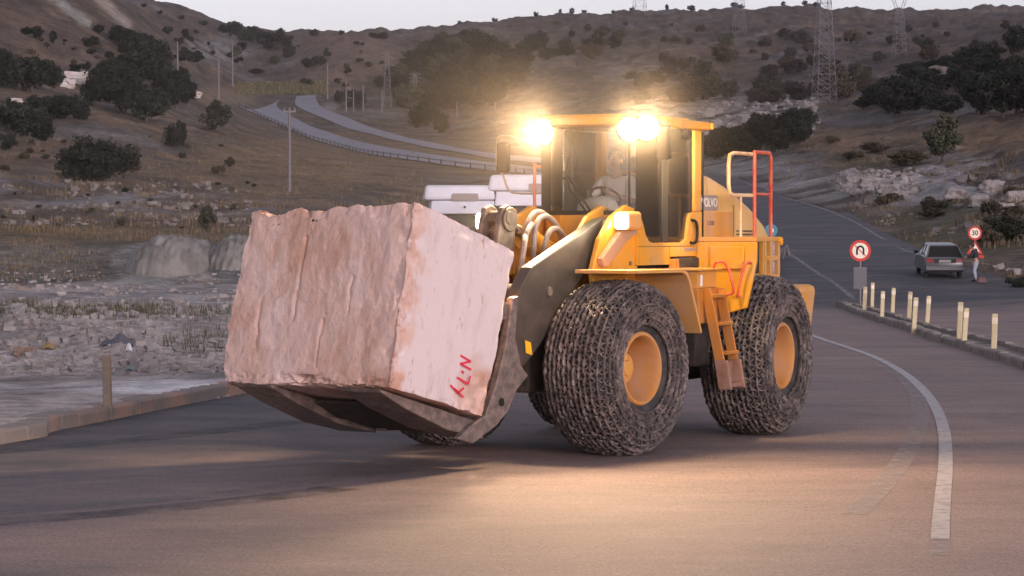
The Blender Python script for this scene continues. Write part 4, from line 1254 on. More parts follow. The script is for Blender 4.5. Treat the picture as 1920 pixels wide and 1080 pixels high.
# ------------------------------------------------------------------ marble block, resting on the fork
m, nt, b = new_mat('pink marble block')
b.inputs['Roughness'].default_value = .75; b.inputs['Specular IOR Level'].default_value = .3
tc = nt.nodes.new('ShaderNodeTexCoord')
fa = nt.nodes.new('ShaderNodeAttribute'); fa.attribute_name = 'sawn'
def bn_(scale, detail=6, stretch=(1, 1, 1), seed=0.0):
    mp = nt.nodes.new('ShaderNodeMapping'); mp.inputs['Scale'].default_value = stretch; mp.inputs['Location'].default_value = (seed, seed * .7, seed * .3)
    nt.links.new(tc.outputs['Object'], mp.inputs['Vector'])
    n = nt.nodes.new('ShaderNodeTexNoise'); n.inputs['Scale'].default_value = scale; n.inputs['Detail'].default_value = detail; n.inputs['Roughness'].default_value = .65
    nt.links.new(mp.outputs[0], n.inputs['Vector']); return n.outputs[0]
def rng(s, a, b_, c=0.0, d=1.0):
    r = nt.nodes.new('ShaderNodeMapRange'); r.inputs[1].default_value = a; r.inputs[2].default_value = b_; r.inputs[3].default_value = c; r.inputs[4].default_value = d
    nt.links.new(s, r.inputs[0]); return r.outputs[0]
def mixc(f, a, b_):
    k = nt.nodes.new('ShaderNodeMix'); k.data_type = 'RGBA'
    for idx, q in ((0, f), (6, a), (7, b_)):
        if isinstance(q, tuple): k.inputs[idx].default_value = (*q, 1)
        else: nt.links.new(q, k.inputs[idx])
    return k.outputs[2]
rough_c = mixc(rng(bn_(1.6, 7, (1.2, 1.2, .55)), .42, .62), (.61, .43, .375), (.54, .35, .285))
rough_c = mixc(rng(bn_(2.4, 6, (1.6, 1.6, .35), 4.0), .58, .74), rough_c, (.46, .29, .225))
rough_c = mixc(rng(bn_(1.1, 8, (1, 1.3, 1), 14.0), .50, .66), rough_c, (.47, .27, .19))
rough_c = mixc(rng(bn_(2.6, 7, (1, 3.2, .12), 21.0), .64, .70), rough_c, (.40, .24, .185))  # thin dark vertical lines paint in the shadow of drill grooves
rough_c = mixc(rng(bn_(2.0, 5, (1, 1, .5), 9.0), .52, .68), rough_c, (.64, .48, .44))
sawn_c = mixc(rng(bn_(2.2, 6, (2.0, 1, .7), 2.0), .50, .78), (.60, .51, .51), (.48, .385, .375))
sawn_c = mixc(rng(bn_(6.0, 5, (1.6, 1, .7), 6.0), .60, .70), sawn_c, (.42, .30, .26))
nt.links.new(mixc(fa.outputs['Fac'], rough_c, sawn_c), b.inputs['Base Color'])
bp = nt.nodes.new('ShaderNodeBump'); bp.inputs['Distance'].default_value = .03
nt.links.new(rng(fa.outputs['Fac'], 0, 1, .95, .22), bp.inputs['Strength'])
nt.links.new(bn_(10, 12, (1, 1, .8)), bp.inputs['Height']); nt.links.new(bp.outputs[0], b.inputs['Normal'])
M['marble'] = m

def build_block():
    hx, hy, hz = .946, 1.216, .992
    # eight corners nudged to the real, uneven shape (block-local)
    def corner(sx, sy, sz):
        x, y, z = sx * hx, sy * hy, sz * hz
        if sx > 0 and sz > 0: z += .05; x += .02
        if sx > 0 and sy > 0 and sz > 0: z += .05; y -= .02
        if sx > 0 and sy < 0: y -= .02; z += -.03 if sz < 0 else -.06
        if sx < 0 and sz < 0: z += .02
        if sx < 0 and sy > 0 and sz < 0: x += .10
        return Vector((x, y, z))
    N = 128
    me = bpy.data.meshes.new('stone_block')
    bm = bmesh.new()
    lay = bm.verts.layers.float.new('sawn')
    def face_pt(axis, s, a, b_):
        p = Vector((0, 0, 0))
        w = [0, 0, 0]; w[axis] = s; o = [i for i in range(3) if i != axis]
        w[o[0]] = a; w[o[1]] = b_
        out = Vector((0, 0, 0))
        for sx in (-1, 1):
            for sy in (-1, 1):
                for sz in (-1, 1):
                    f = (1 + sx * w[0]) * (1 + sy * w[1]) * (1 + sz * w[2]) / 8
                    out += corner(sx, sy, sz) * f
        return out, w
    for axis in range(3):
        for s in (-1, 1):
            grid = []
            for i in range(N + 1):
                row = []
                for j in range(N + 1):
                    a, b_ = -1 + 2 * i / N, -1 + 2 * j / N
                    p, w = face_pt(axis, s, a, b_)
                    v = bm.verts.new(p)
                    v[lay] = 1.0 if (axis == 1 and s > 0) else 0.0
                    row.append((v, w))
                grid.append(row)
            for i in range(N):
                for j in range(N):
                    q = [grid[i][j][0], grid[i + 1][j][0], grid[i + 1][j + 1][0], grid[i][j + 1][0]]
                    bm.faces.new(q)
    # shaped surface: rounded broken edges, chips, drill grooves on the rough face
    for v in bm.verts:
        p = v.co.copy()
        n = Vector((p.x / hx, p.y / hy, p.z / hz))
        ax = sorted([abs(n.x), abs(n.y), abs(n.z)])
        edge = sstep(.90, 1.0, np.float64(ax[1]))          # near an edge
        chip = max(0.0, mnoise.fractal((p.x * 5.2 + 3, p.y * 5.2, p.z * 5.2), 1.0, 2.0, 4) + .30)
        sawn = v[lay] > .5
        k = .055 if abs(n.y) < .93 else .03
        d = -(p.normalized()) * float(edge) * chip * k * .95
        vert = (1 - float(sstep(.02, .26, np.float64(max(abs(p.x - hx), abs(p.y - hy)))))) + (1 - float(sstep(.02, .18, np.float64(max(abs(p.z + hz), abs(p.x - hx))))))
        if vert > 0: d += -(Vector((p.x * .7, p.y, p.z * .2)).normalized()) * min(1, vert) * max(0, mnoise.fractal(p * 5.5 + Vector((1, 2, 3)), 1.0, 2.0, 4) + .22) * .085
        if n.x > .9 and not sawn:      # front face, rough split surface
            g = mnoise.fractal((p.y * .9, p.z * .7, 3.3), 1.0, 2.0, 4) * .018 + mnoise.fractal((p.y * 6, p.z * 5, 7.1), 1.0, 2.0, 4) * .012
            d += Vector((g - .02, 0, 0))
            for gy, z0_, z1_, gw in ((-.30, -.30, .70, .030), (.44, -.2, .25, .022), (-.80, -.6, .0, .026), (.12, -.8, -.25, .020)):
                gr = abs(p.y - gy + .05 * mnoise.noise((gy, p.z * 2, 1)) + .02 * mnoise.noise((gy, p.z * 9, 4)))
                if gr < gw and z0_ < p.z < z1_: d += Vector((-.028 * (1 - gr / gw) * (.6 + .8 * abs(mnoise.noise((gy * 3, p.z * 4, 2)))), 0, 0))
        if n.z > .9:
            d += Vector((0, 0, (mnoise.fractal((p.x * 4.0, p.y * 4.0, 1.3), 1.0, 2.0, 5) * .065 - .025) * float(sstep(.0, .35, np.float64(hy - p.y)))))
        if n.y < -.9:
            d += Vector((0, mnoise.fractal((p.x * 1.2, 4.4, p.z * 1.9), 1.0, 2.0, 4) * .07 + .02, 0))
        if n.z < -.9:
            d += Vector((0, 0, mnoise.fractal((p.x * 1.5, p.y * 1.5, 5.3), 1.0, 2.0, 3) * .03 + .02))
        # crumbled lower rear corner of the sawn face
        q = (p - Vector((-.72, 1.2, -.85))).length
        if q < .62: d += Vector((0, -.06 * (1 - q / .62) * (1 + mnoise.noise(p * 7)), 0)); v[lay] = min(v[lay], float(sstep(.26, .58, np.float64(q + .16 * mnoise.noise(p * 5)))))
        q = abs(n.x - 1) * hx
        if sawn: v[lay] = min(v[lay], float(sstep(.06, .30, np.float64(q + .22 * mnoise.noise(p * 4) + .10 * mnoise.noise(p * 11)))))
        v.co = p + d
    bmesh.ops.remove_doubles(bm, verts=bm.verts, dist=.004)
    bmesh.ops.recalc_face_normals(bm, faces=bm.faces)
    bm.to_mesh(me); bm.free()
    me.polygons.foreach_set('use_smooth', [True] * len(me.polygons)); me.set_sharp_from_angle(angle=R(38))
    me.materials.append(M['marble'])
    o = bpy.data.objects.new('stone_block', me); col.objects.link(o)
    return o
block = build_block()
Wf = Matrix.Translation((HINGE[0], HINGE[1], .03)) @ Matrix.Rotation(R(-90 - TH_F), 4, 'Z')
block.matrix_world = Wf @ Matrix.Translation((5.055, 0, 1.74)) @ Matrix.Rotation(-BA, 4, 'Y')
tag(block, 'huge rough pink marble block on the loader fork, white sawn side marked in red', 'stone block')
# painted red mark on the sawn side: N-74, written up the face
M['redpaint'] = wornpaint('red sprayed paint', (.62, .02, .06), .30, .42, 14)
def strokes(lines, w=.0125):
    mb = MB()
    for ln in lines:
        for a, c in zip(ln[:-1], ln[1:]):
            a = Vector(a); c = Vector(c); d = (c - a).normalized(); s = Vector((-d.y, d.x)) * w
            a = a - d * w * .6; c = c + d * w * .6
            mb.add([(a.x + s.x, 0, a.y + s.y), (c.x + s.x, 0, c.y + s.y), (c.x - s.x, 0, c.y - s.y), (a.x - s.x, 0, a.y - s.y)], [(0, 1, 2, 3)])
    return mb
MARK = [[(-.22, -.385), (-.42, -.41), (-.24, -.475), (-.45, -.495)], [(-.29, -.548), (-.325, -.562)],
        [(-.22, -.635), (-.44, -.665), (-.46, -.575)], [(-.12, -.745), (-.27, -.80), (-.37, -.725)], [(-.20, -.765), (-.385, -.825)]]
mk = strokes(MARK).build('painted_mark', M['redpaint'], block, loc=(0, 1.222, 0), fix=False)
# ------------------------------------------------------------------ vegetation
def leafmat(name, a, b_):
    m, nt, bs = new_mat(name)
    bs.inputs['Roughness'].default_value = .75; bs.inputs['Specular IOR Level'].default_value = .2
    oi = nt.nodes.new('ShaderNodeObjectInfo')
    at_ = nt.nodes.new('ShaderNodeAttribute'); at_.attribute_name = 'leaf'
    mx = nt.nodes.new('ShaderNodeMix'); mx.data_type = 'RGBA'
    mx.inputs[6].default_value = (*a, 1); mx.inputs[7].default_value = (*b_, 1)
    nt.links.new(at_.outputs['Fac'], mx.inputs[0])
    k = nt.nodes.new('ShaderNodeVectorMath'); k.operation = 'SCALE'
    mr = nt.nodes.new('ShaderNodeMapRange'); mr.inputs[3].default_value = .7; mr.inputs[4].default_value = 1.35
    nt.links.new(oi.outputs['Random'], mr.inputs[0])
    nt.links.new(mx.outputs[2], k.inputs[0]); nt.links.new(mr.outputs[0], k.inputs['Scale'])
    nt.links.new(k.outputs[0], bs.inputs['Base Color'])
    return m
M['leaf'] = leafmat('dark evergreen leaves', (.008, .011, .008), (.028, .031, .021))
M['leaf_olive'] = leafmat('olive leaves', (.028, .032, .020), (.070, .070, .044))
M['leaf_dry'] = leafmat('dry brown scrub', (.042, .034, .023), (.095, .075, .046))
M['leaf_far'] = leafmat('grey brown scrub', (.032, .029, .026), (.066, .058, .050))
M['bark'] = nmat('bark', (.06, .045, .035), .9, var=(.10, .08, .065), vscale=8)

def crown_mesh(name, seed, nblob, per, leaf, shape, mat, base=0.0):
    """many small leaf faces gathered in uneven clumps; unit wide, standing on z = base"""
    rnd = random.Random(seed)
    vs = []; fs = []; val = []
    sx, sy, sz = shape
    blobs = []
    for k in range(nblob):
        while True:
            p = Vector((rnd.uniform(-1, 1), rnd.uniform(-1, 1), rnd.uniform(-1, 1)))
            if p.length < 1 and p.length > .25: break
        r = rnd.uniform(.20, .40) * (1.15 - .4 * p.length)
        c = Vector((p.x * sx * .5 * .82, p.y * sy * .5 * .82, base + sz * .5 + p.z * sz * .5 * .80))
        blobs.append((c, r * .5, rnd.uniform(-.25, .25)))
    for c, r, tone in blobs:
        for q in range(per):
            d = Vector((rnd.gauss(0, 1), rnd.gauss(0, 1), rnd.gauss(0, 1))).normalized()
            rad = r * rnd.uniform(.55, 1.12)
            p = c + Vector((d.x, d.y, d.z * .85)) * rad
            if p.z < 0: p.z = abs(p.z) * .3
            n = (d + Vector((rnd.uniform(-1, 1), rnd.uniform(-1, 1), rnd.uniform(-1, 1))) * .8).normalized()
            t = n.orthogonal().normalized(); bt = n.cross(t)
            a = rnd.uniform(0, math.pi); t2 = t * math.cos(a) + bt * math.sin(a); b2 = n.cross(t2)
            s = leaf * rnd.uniform(.6, 1.4)
            i = len(vs)
            vs += [p - t2 * s, p + b2 * s * .55, p + t2 * s, p - b2 * s * .55]
            fs.append((i, i + 1, i + 2, i + 3)); val += [max(0, min(1, .5 + tone + rnd.uniform(-.35, .35)))] * 4
    me = bpy.data.meshes.new(name); me.from_pydata([tuple(v) for v in vs], [], fs)
    a = me.attributes.new('leaf', 'FLOAT', 'POINT'); a.data.foreach_set('value', val)
    me.materials.append(mat)
    return me
SHRUBS = {}
for kind, mk_ in (('d', 'leaf'), ('o', 'leaf_olive'), ('y', 'leaf_dry'), ('f', 'leaf_far')):
    SHRUBS[kind] = [crown_mesh('shrub', 20 + k + 7 * ord(kind), nb, 95, .034, sh, M[mk_]) for k, (nb, sh) in enumerate([(26, (1, .9, .62)), (32, (1, .85, .75)), (22, (1, .8, .5)), (30, (.95, .9, .9))])]
BIGSHRUB = crown_mesh('shrub', 5, 52, 160, .019, (1, .8, .50), M['leaf'])
TREES = {}
def trunk_mesh(seed, h, r):
    rnd = random.Random(seed); mb = MB()
    mb.tube(smooth_pts([(0, 0, -.08), (.01, .01, h * .5), (.03, -.01, h), (.02, 0, h * 1.5)], 3), [r * (1.25 - .8 * k / 9) for k in range(10)], 7)
    for k in range(4):
        a = rnd.uniform(0, 6.28)
        mb.tube([(0.02, 0, h * .8), (.14 * math.cos(a), .14 * math.sin(a), h * 1.35), (.30 * math.cos(a), .30 * math.sin(a), h * 1.7)], [r * .6, r * .4, r * .15], 5)
    me_o = mb.build('trunk', M['bark'], smooth=60, link=False)
    return me_o.data
for kind, mk_ in (('d', 'leaf'), ('o', 'leaf_olive')):
    TREES[kind] = []
    for k, (nb, sh, bz) in enumerate([(44, (1, .95, .84), .03), (40, (.9, .9, 1.0), .03), (48, (1, .9, .74), .04)]):
        TREES[kind].append((crown_mesh('crown', 60 + k + ord(kind), nb, 105, .033, sh, M[mk_], base=bz), trunk_mesh(k, bz + .12, .030)))
_cnt = [0]
def at_ground(u, v):
    p = hit(u, v, zat)
    return p
def shrub(u, v, w, h, kind='d', label=None, group=None, mesh=None, y=None):
    p = at_ground(u, v) if y is None else Vector((at(u, v, y).x, y, 0))
    p.z = float(zat(np.array([p.x]), np.array([p.y]))[0])
    _cnt[0] += 1
    me = mesh or SHRUBS[kind][_cnt[0] % 4]
    o = bpy.data.objects.new('shrub', me); col.objects.link(o)
    mpp = p.y / FPX
    ext = max(c[2] for c in ((v_.co.x, v_.co.y, v_.co.z) for v_ in me.vertices)) if 'ext' not in me else me['ext']
    me['ext'] = ext
    o.location = (p.x, p.y, p.z - .03 * h * mpp)
    o.scale = (w * mpp * 1.05, w * mpp * .9, h * mpp / ext * 1.05)
    o.rotation_euler = (0, 0, random.uniform(0, 6.28) if mesh is None else 0)
    tag(o, label, 'shrub', group)
    return o
def tree(u, v, w, h, kind='d', label=None, group=None):
    p = at_ground(u, v)
    _cnt[0] += 1
    cm, tm = TREES[kind][_cnt[0] % 3]
    mpp = p.y / FPX
    if 'ext' not in cm: cm['ext'] = max(v_.co.z for v_ in cm.vertices)
    root = empty('tree', (p.x, p.y, float(zat(np.array([p.x]), np.array([p.y]))[0])), random.uniform(0, 6.28))
    root.scale = (w * mpp * 1.05, w * mpp * .95, h * mpp / cm['ext'] * 1.03)
    for nm, me in (('crown', cm), ('trunk', tm)):
        c = bpy.data.objects.new(nm, me); col.objects.link(c); c.parent = root
    tag(root, label, 'tree', group)
    return root

shrub(178, 338, 168, 88, 'd', 'large round dark green bush alone on the brown slope, biggest of the left side', mesh=BIGSHRUB)
shrub(328, 276, 52, 52, 'd', 'small pointed dark bush right of the large round bush')
shrub(405, 250, 78, 62, 'o', 'olive green bush standing below the left utility poles')
shrub(390, 432, 40, 52, 'o', 'single dark bush on the pale rocky belt left of the block')
g = 'dark trees thick on the left hillside'
GL = 'dark evergreen tree in the thick grove on the left hillside'
for q in [(275, 228, 92, 70), (235, 212, 90, 62), (330, 205, 64, 56), (215, 185, 110, 66), (268, 160, 110, 70), (318, 192, 80, 60), (250, 112, 84, 52), (295, 130, 72, 58), (228, 84, 64, 36), (350, 196, 46, 50), (240, 148, 70, 50), (305, 165, 60, 50), (340, 160, 40, 36), (205, 145, 50, 36), (280, 95, 40, 30)]:
    tree(*q, kind='d', label=GL, group=g)
for q in [(20, 168, 64, 60), (60, 174, 84, 72), (98, 172, 52, 60), (5, 150, 50, 60)]:
    tree(*q, kind='d', label='dark evergreen tree between the white boulders on the far left slope', group='dark trees among the white boulders')
for q in [(175, 196, 64, 52), (110, 222, 92, 44), (148, 224, 64, 48), (70, 226, 64, 50), (35, 256, 104, 66), (80, 264, 62, 50), (8, 238, 60, 56), (15, 282, 42, 34)]:
    shrub(*q, kind='d', label='dark rounded bush below the white boulders on the far left slope', group='dark bushes below the white boulders')
for q in [(100, 82, 16, 26), (70, 72, 34, 24), (170, 88, 44, 22), (140, 138, 32, 20), (50, 66, 30, 16), (185, 62, 26, 16)]:
    shrub(*q, kind='d', label='small dark bush high on the bare brown left slope', group='bushes high on the left slope')
for q in [(470, 78, 52, 30), (500, 92, 62, 34), (440, 66, 44, 28), (526, 74, 22, 22), (420, 60, 30, 16), (535, 88, 40, 24), (380, 48, 20, 10), (340, 36, 16, 8), (300, 26, 16, 8), (466, 60, 12, 12), (270, 14, 14, 8)]:
    shrub(*q, kind='d', label='dark bush along the crest of the far left ridge', group='bushes on the far left crest')
for q in [(576, 126, 28, 18), (600, 122, 28, 18), (590, 68, 26, 14), (640, 66, 14, 10), (480, 138, 34, 10), (700, 70, 22, 10), (720, 72, 30, 12)]:
    shrub(*q, kind='d', label='small dark bush on the round brown hill above the far road', group='bushes on the round brown hill')
# the grove on the middle hill
rnd = random.Random(9)
gl = 'dark green tree in the broad grove on the middle hillside'
grove = []
for k in range(900):
    u = rnd.uniform(752, 985); v = rnd.uniform(92, 205)
    top = 98 + 60 * ((u - 870) / 115) ** 2
    if v < top or (u > 930 and v > 190 - (u - 930) * .9): continue
    if any((u - a) ** 2 / 15 ** 2 + (v - c) ** 2 / 9 ** 2 < 1 for a, c in grove): continue
    grove.append((u, v))
for u, v in grove:
    tree(u, v, rnd.uniform(44, 70), rnd.uniform(36, 54), 'd' if rnd.random() < .7 else 'o', gl, 'grove on the middle hillside')
for q in [(790, 240, 64, 46), (828, 248, 44, 36), (808, 226, 40, 30)]:
    shrub(*q, kind='d', label='dark bush beside the upper carriageway below the grove', group='bushes beside the upper carriageway')
for q in [(660, 202, 42, 36), (636, 194, 30, 26), (676, 198, 26, 28)]:
    shrub(*q, kind='d', label='dark green bush between the poles beyond the far road', group='bushes between the far poles')
for q in [(1005, 92, 52, 36), (985, 118, 56, 42), (1030, 112, 50, 24), (1062, 104, 44, 18), (1110, 92, 46, 28), (1150, 92, 40, 26), (1072, 70, 18, 14), (1010, 80, 26, 18)]:
    shrub(*q, kind='d', label='dark scrub clump on the hillside right of the grove', group='scrub right of the grove')
for q in [(1322, 296, 60, 46), (1350, 290, 70, 50), (1410, 276, 70, 50), (1445, 272, 70, 60), (1500, 275, 50, 50), (1340, 300, 72, 52), (1380, 296, 72, 62), (1430, 282, 84, 70), (1482, 272, 74, 70), (1508, 256, 60, 56), (1400, 300, 60, 50), (1360, 276, 50, 40), (1460, 288, 60, 50)]:
    tree(*q, kind='d', label='dark tree in the dense thicket behind the loader cab', group='thicket behind the cab')
for q in [(1660, 214, 90, 70), (1710, 205, 100, 60), (1770, 215, 90, 40), (1790, 150, 90, 46), (1850, 215, 110, 80), (1905, 215, 100, 90), (1880, 180, 90, 50), (1700, 175, 70, 36), (1640, 190, 60, 30), (1840, 140, 80, 40), (1900, 140, 60, 36), (1750, 170, 80, 40), (1620, 205, 50, 24), (1690, 218, 112, 76), (1652, 202, 64, 44), (1740, 186, 120, 60), (1764, 156, 120, 44), (1830, 124, 104, 40), (1880, 222, 120, 92), (1848, 206, 74, 60), (1905, 172, 70, 70), (1800, 170, 80, 50), (1720, 150, 80, 36), (1860, 150, 70, 44), (1930, 215, 70, 80), (1820, 190, 70, 50)]:
    tree(*q, kind='d', label='dark evergreen tree in the dense wood on the right hillside', group='wood on the right hillside')
tree(1906, 106, 58, 62, 'd', 'dark tree standing high at the right edge above the wood')
tree(1768, 302, 88, 92, 'o', 'olive green tree on the rock terrace below the right wood')
shrub(1865, 115, 26, 12, 'd', 'small dark bush on the rocky rim under the highest right tree')
shrub(1560, 268, 40, 14, 'y', 'brown scrub on the dry grass terrace left of the olive tree', 'scrub on the right terrace')
for q in [(1640, 285, 60, 20), (1600, 300, 50, 18), (1700, 310, 90, 30)]:
    shrub(*q, kind='y', label='brown scrub on the dry grass terrace left of the olive tree', group='scrub on the right terrace')
rnd = random.Random(4)
for k in range(22):
    u = rnd.uniform(1560, 1960); v = rnd.uniform(375, 470)
    if v > 400 + (u - 1560) * .17: continue
    shrub(u, v, rnd.uniform(26, 70), rnd.uniform(14, 34), rnd.choice('yyo'), 'brown dry scrub on the bank above the uphill carriageway', 'scrub on the bank above the carriageway')
shrub(1890, 450, 110, 46, 'o', 'wide olive green bush at the roadside right of the speed sign')
shrub(1850, 462, 60, 36, 'y', 'dry brown bush just behind the speed sign')
shrub(1910, 548, 60, 30, 'd', 'low dark bush at the road edge on the far right')
# scrub dotted over the ridges
def dots(n, u0, u1, vf, w0, w1, label, group, kinds='ddo', seed=1):
    rnd = random.Random(seed)
    for k in range(n):
        u = rnd.uniform(u0, u1); v0, v1 = vf(u); v = rnd.uniform(v0, v1)
        w = rnd.uniform(w0, w1) * (.6 + .8 * (v - v0) / max(1, v1 - v0))
        shrub(u, v, w, w * rnd.uniform(.4, .75), rnd.choice(kinds), label, group)
dots(56, 1040, 1920, lambda u: (46, 122), 14, 44, 'dark scrub bush dotted over the long right ridge', 'scrub dotted over the right ridge', 'yyof', seed=2)
dots(46, 1180, 1620, lambda u: (120, 195), 26, 64, 'dark scrub bush on the lower slope of the right ridge', 'scrub on the lower right slope', 'yoff', seed=3)
dots(34, 250, 560, lambda u: (40 + (u - 250) * .14, 120), 10, 30, 'small scrub bush on the slope of the far left ridge', 'scrub on the far left ridge', seed=5)
dots(26, 0, 230, lambda u: (70, 150), 8, 24, 'small scrub bush on the bare brown left slope', 'scrub on the bare left slope', 'dyo', seed=6)
dots(30, 0, 480, lambda u: (255, 330), 8, 26, 'low scrub bush on the lower left slope', 'scrub on the lower left slope', 'yyo', seed=7)
dots(24, 0, 480, lambda u: (345, 430), 8, 24, 'low scrub bush on the rocky belt at the left', 'scrub on the left rocky belt', 'yod', seed=8)
dots(22, 560, 760, lambda u: (80, 165), 8, 26, 'small scrub bush on the hill left of the grove', 'scrub left of the grove', seed=10)
# tiny trees on the skyline
rnd = random.Random(12)
for u in [1005, 1050, 1072, 1094, 1150, 1186, 1250, 1296, 1376, 1388, 1468, 1508, 1530, 928, 862]:
    Ys = np.linspace(900, 1500, 200); X = (u - CXP) / FPX * Ys
    z = zat(X, Ys); k = int(np.argmax((z - CAMH) / Ys))
    p = Vector((X[k], Ys[k], z[k]))
    mpp = p.y / FPX; w = rnd.uniform(8, 18); h = rnd.uniform(6, 14)
    me = SHRUBS['d'][rnd.randrange(4)]
    if 'ext' not in me: me['ext'] = max(v_.co.z for v_ in me.vertices)
    o = bpy.data.objects.new('shrub', me); col.objects.link(o)
    o.location = (p.x, p.y, p.z - .5); o.scale = (w * mpp, w * mpp, h * mpp / me['ext']); o.rotation_euler = (0, 0, rnd.uniform(0, 6))
    tag(o, 'tiny dark bush standing up against the sky on the ridge crest', 'shrub', 'bushes on the skyline')

# crop rows beyond the far road, dry grass, stones
def tufts(name, spots, mat, label, cat, seed, blades=5, hh=.3, spread=.2, w=.02, lean=.5):
    rnd = random.Random(seed); vs = []; fs = []; val = []
    for x, y, z, s in spots:
        for k in range(blades):
            a = rnd.uniform(0, 6.28); h = hh * s * rnd.uniform(.5, 1.3); l = h * lean * rnd.uniform(.2, 1)
            bx, by = x + rnd.uniform(-spread, spread) * s, y + rnd.uniform(-spread, spread) * s
            wx = w * s * math.cos(a + 1.57); wy = w * s * math.sin(a + 1.57); i = len(vs)
            vs += [(bx - wx, by - wy, z - .03), (bx + wx, by + wy, z - .03), (bx + l * math.cos(a), by + l * math.sin(a), z + h)]
            fs.append((i, i + 1, i + 2)); val += [rnd.random()] * 3
    me = bpy.data.meshes.new(name); me.from_pydata(vs, [], fs)
    a = me.attributes.new('leaf', 'FLOAT', 'POINT'); a.data.foreach_set('value', val)
    me.materials.append(mat)
    o = bpy.data.objects.new(name, me); col.objects.link(o)
    return tag(o, label, cat, kind='stuff')
def field(n, u0, u1, v0, v1, seed, test=None, smin=.6, smax=1.3, y0=33):
    rnd = random.Random(seed); out = []
    us = np.array([rnd.uniform(u0, u1) for _ in range(n)]); vs = np.array([rnd.uniform(v0, v1) for _ in range(n)])
    Ys = np.exp(np.linspace(math.log(y0), math.log(900), 420))
    for u, v in zip(us, vs):
        d = ray(u, v)
        X = d[0] / d[1] * Ys; g = zat(X, Ys) - (CAMH + d[2] / d[1] * Ys)
        k = int(np.argmax(g >= 0))
        if g[k] < 0: continue
        x, y = X[k], Ys[k]
        if -1 < x - np.interp(y, _ky, _kx) and x < np.interp(y, _fy, _fx) + .6 and y < 329: continue
        if test and not test(x, y, rnd): continue
        out.append((x, y, float(zat(np.array([x]), np.array([y]))[0]), rnd.uniform(smin, smax)))
    return out
patchy = lambda t: (lambda x, y, r: mnoise.noise((x / 6, y / 9, 3)) + r.uniform(-.25, .25) > t)
M['drygrass'] = leafmat('dry straw grass', (.13, .092, .055), (.23, .165, .10))
M['greengrass'] = leafmat('dull green grass', (.075, .070, .038), (.15, .125, .072))
tufts('dry_grass', field(2600, 0, 800, 250, 455, 21, patchy(-.05)), M['drygrass'], 'dry straw coloured grass on the slope at the left', 'grass', 1, 10, .32, .6, .03)
tufts('dry_grass', field(2200, 1440, 1920, 235, 540, 22, patchy(.0)), M['drygrass'], 'dry straw coloured grass on the bank at the right', 'grass', 2, 9, .30, .6, .03)
tufts('green_grass', field(380, 0, 440, 564, 598, 23, patchy(.12)), M['greengrass'], 'dull green grass strip across the dusty lot', 'grass', 3, 9, .16, .35, .016)
tufts('green_grass', field(200, 330, 470, 595, 665, 24, patchy(.05)), M['greengrass'], 'thin weeds among the rubble beside the block', 'grass', 4, 6, .20, .3, .010)
tufts('dry_grass', field(500, 0, 470, 450, 545, 25, patchy(.1)), M['drygrass'], 'dry weeds at the foot and brow of the cut bank', 'grass', 5, 8, .20, .45, .018)
crop = []
rnd = random.Random(31)
for row in range(7):
    for k in range(90):
        u = 448 + k * 1.85 + rnd.uniform(-.6, .6); v = 158 + row * 3.2 + rnd.uniform(-.6, .6)
        p = hit(u, v, zat); crop.append((p.x, p.y, p.z, rnd.uniform(.7, 1.2)))
tufts('crop', crop, M['greengrass'], 'rows of dull olive crop beyond the far road', 'crop', 6, 8, 1.0, .9, .16, .3)

M['stone'] = nmat('pale rubble stone', (.33, .295, .285), .9, var=(.20, .175, .165), vscale=2.5, bump=.6, bscale=8)
M['stone_dim'] = nmat('weathered rock', (.215, .19, .18), .95, var=(.13, .115, .105), vscale=1.2, bump=.6, bscale=6)
M['stone_white'] = nmat('white marble rubble', (.50, .46, .45), .8, var=(.42, .35, .30), vscale=.6, bump=.4, bscale=4)
def rock_verts(rnd, c, s, rot=True):
    d = []
    base = [(-1, -1, -1), (1, -1, -1), (1, 1, -1), (-1, 1, -1), (-1, -1, 1), (1, -1, 1), (1, 1, 1), (-1, 1, 1)]
    rm = Matrix.Rotation(rnd.uniform(0, 6.28), 3, 'Z') @ Matrix.Rotation(rnd.uniform(-.5, .5), 3, 'X')
    for p in base:
        q = Vector(p) * .5 + Vector((rnd.uniform(-.25, .25), rnd.uniform(-.25, .25), rnd.uniform(-.25, .25)))
        q = rm @ Vector((q.x * s[0], q.y * s[1], q.z * s[2]))
        d.append((c[0] + q.x, c[1] + q.y, c[2] + q.z))
    return d
HF = [(0, 3, 2, 1), (4, 5, 6, 7), (0, 1, 5, 4), (1, 2, 6, 5), (2, 3, 7, 6), (3, 0, 4, 7)]
def stones(name, spots, size, mat, label, seed):
    rnd = random.Random(seed); vs = []; fs = []
    for x, y, z, s in spots:
        k = size * s * rnd.choice((.4, .5, .6, .8, 1, 1.5)); i = len(vs)
        vs += rock_verts(rnd, (x, y, z + k * .12), (k, k * rnd.uniform(.6, 1), k * rnd.uniform(.4, .75)))
        fs += [tuple(a + i for a in f) for f in HF]
    me = bpy.data.meshes.new(name); me.from_pydata(vs, [], fs); me.materials.append(mat)
    o = bpy.data.objects.new(name, me); col.objects.link(o)
    return tag(o, label, 'rubble', kind='stuff')
stones('rubble', field(1300, -20, 460, 590, 705, 41, patchy(.16), .4, 1.3), .13, M['stone'], 'pale stone rubble heaped over the dusty lot', 1)
stones('rubble', field(700, -20, 470, 515, 600, 42, patchy(-.1), .5, 1.3), .16, M['stone'], 'scattered small stones across the back of the lot', 2)
stones('rubble', field(900, 0, 470, 345, 425, 43, patchy(.06), .5, 1.3), .36, M['stone_dim'], 'pale broken rocks along the belt above the cut bank', 3)
stones('rubble', field(650, 1560, 1940, 320, 450, 44, patchy(.10), .4, 1.2), .38, M['stone_dim'], 'broken pale rocks strewn on the right bank', 4)
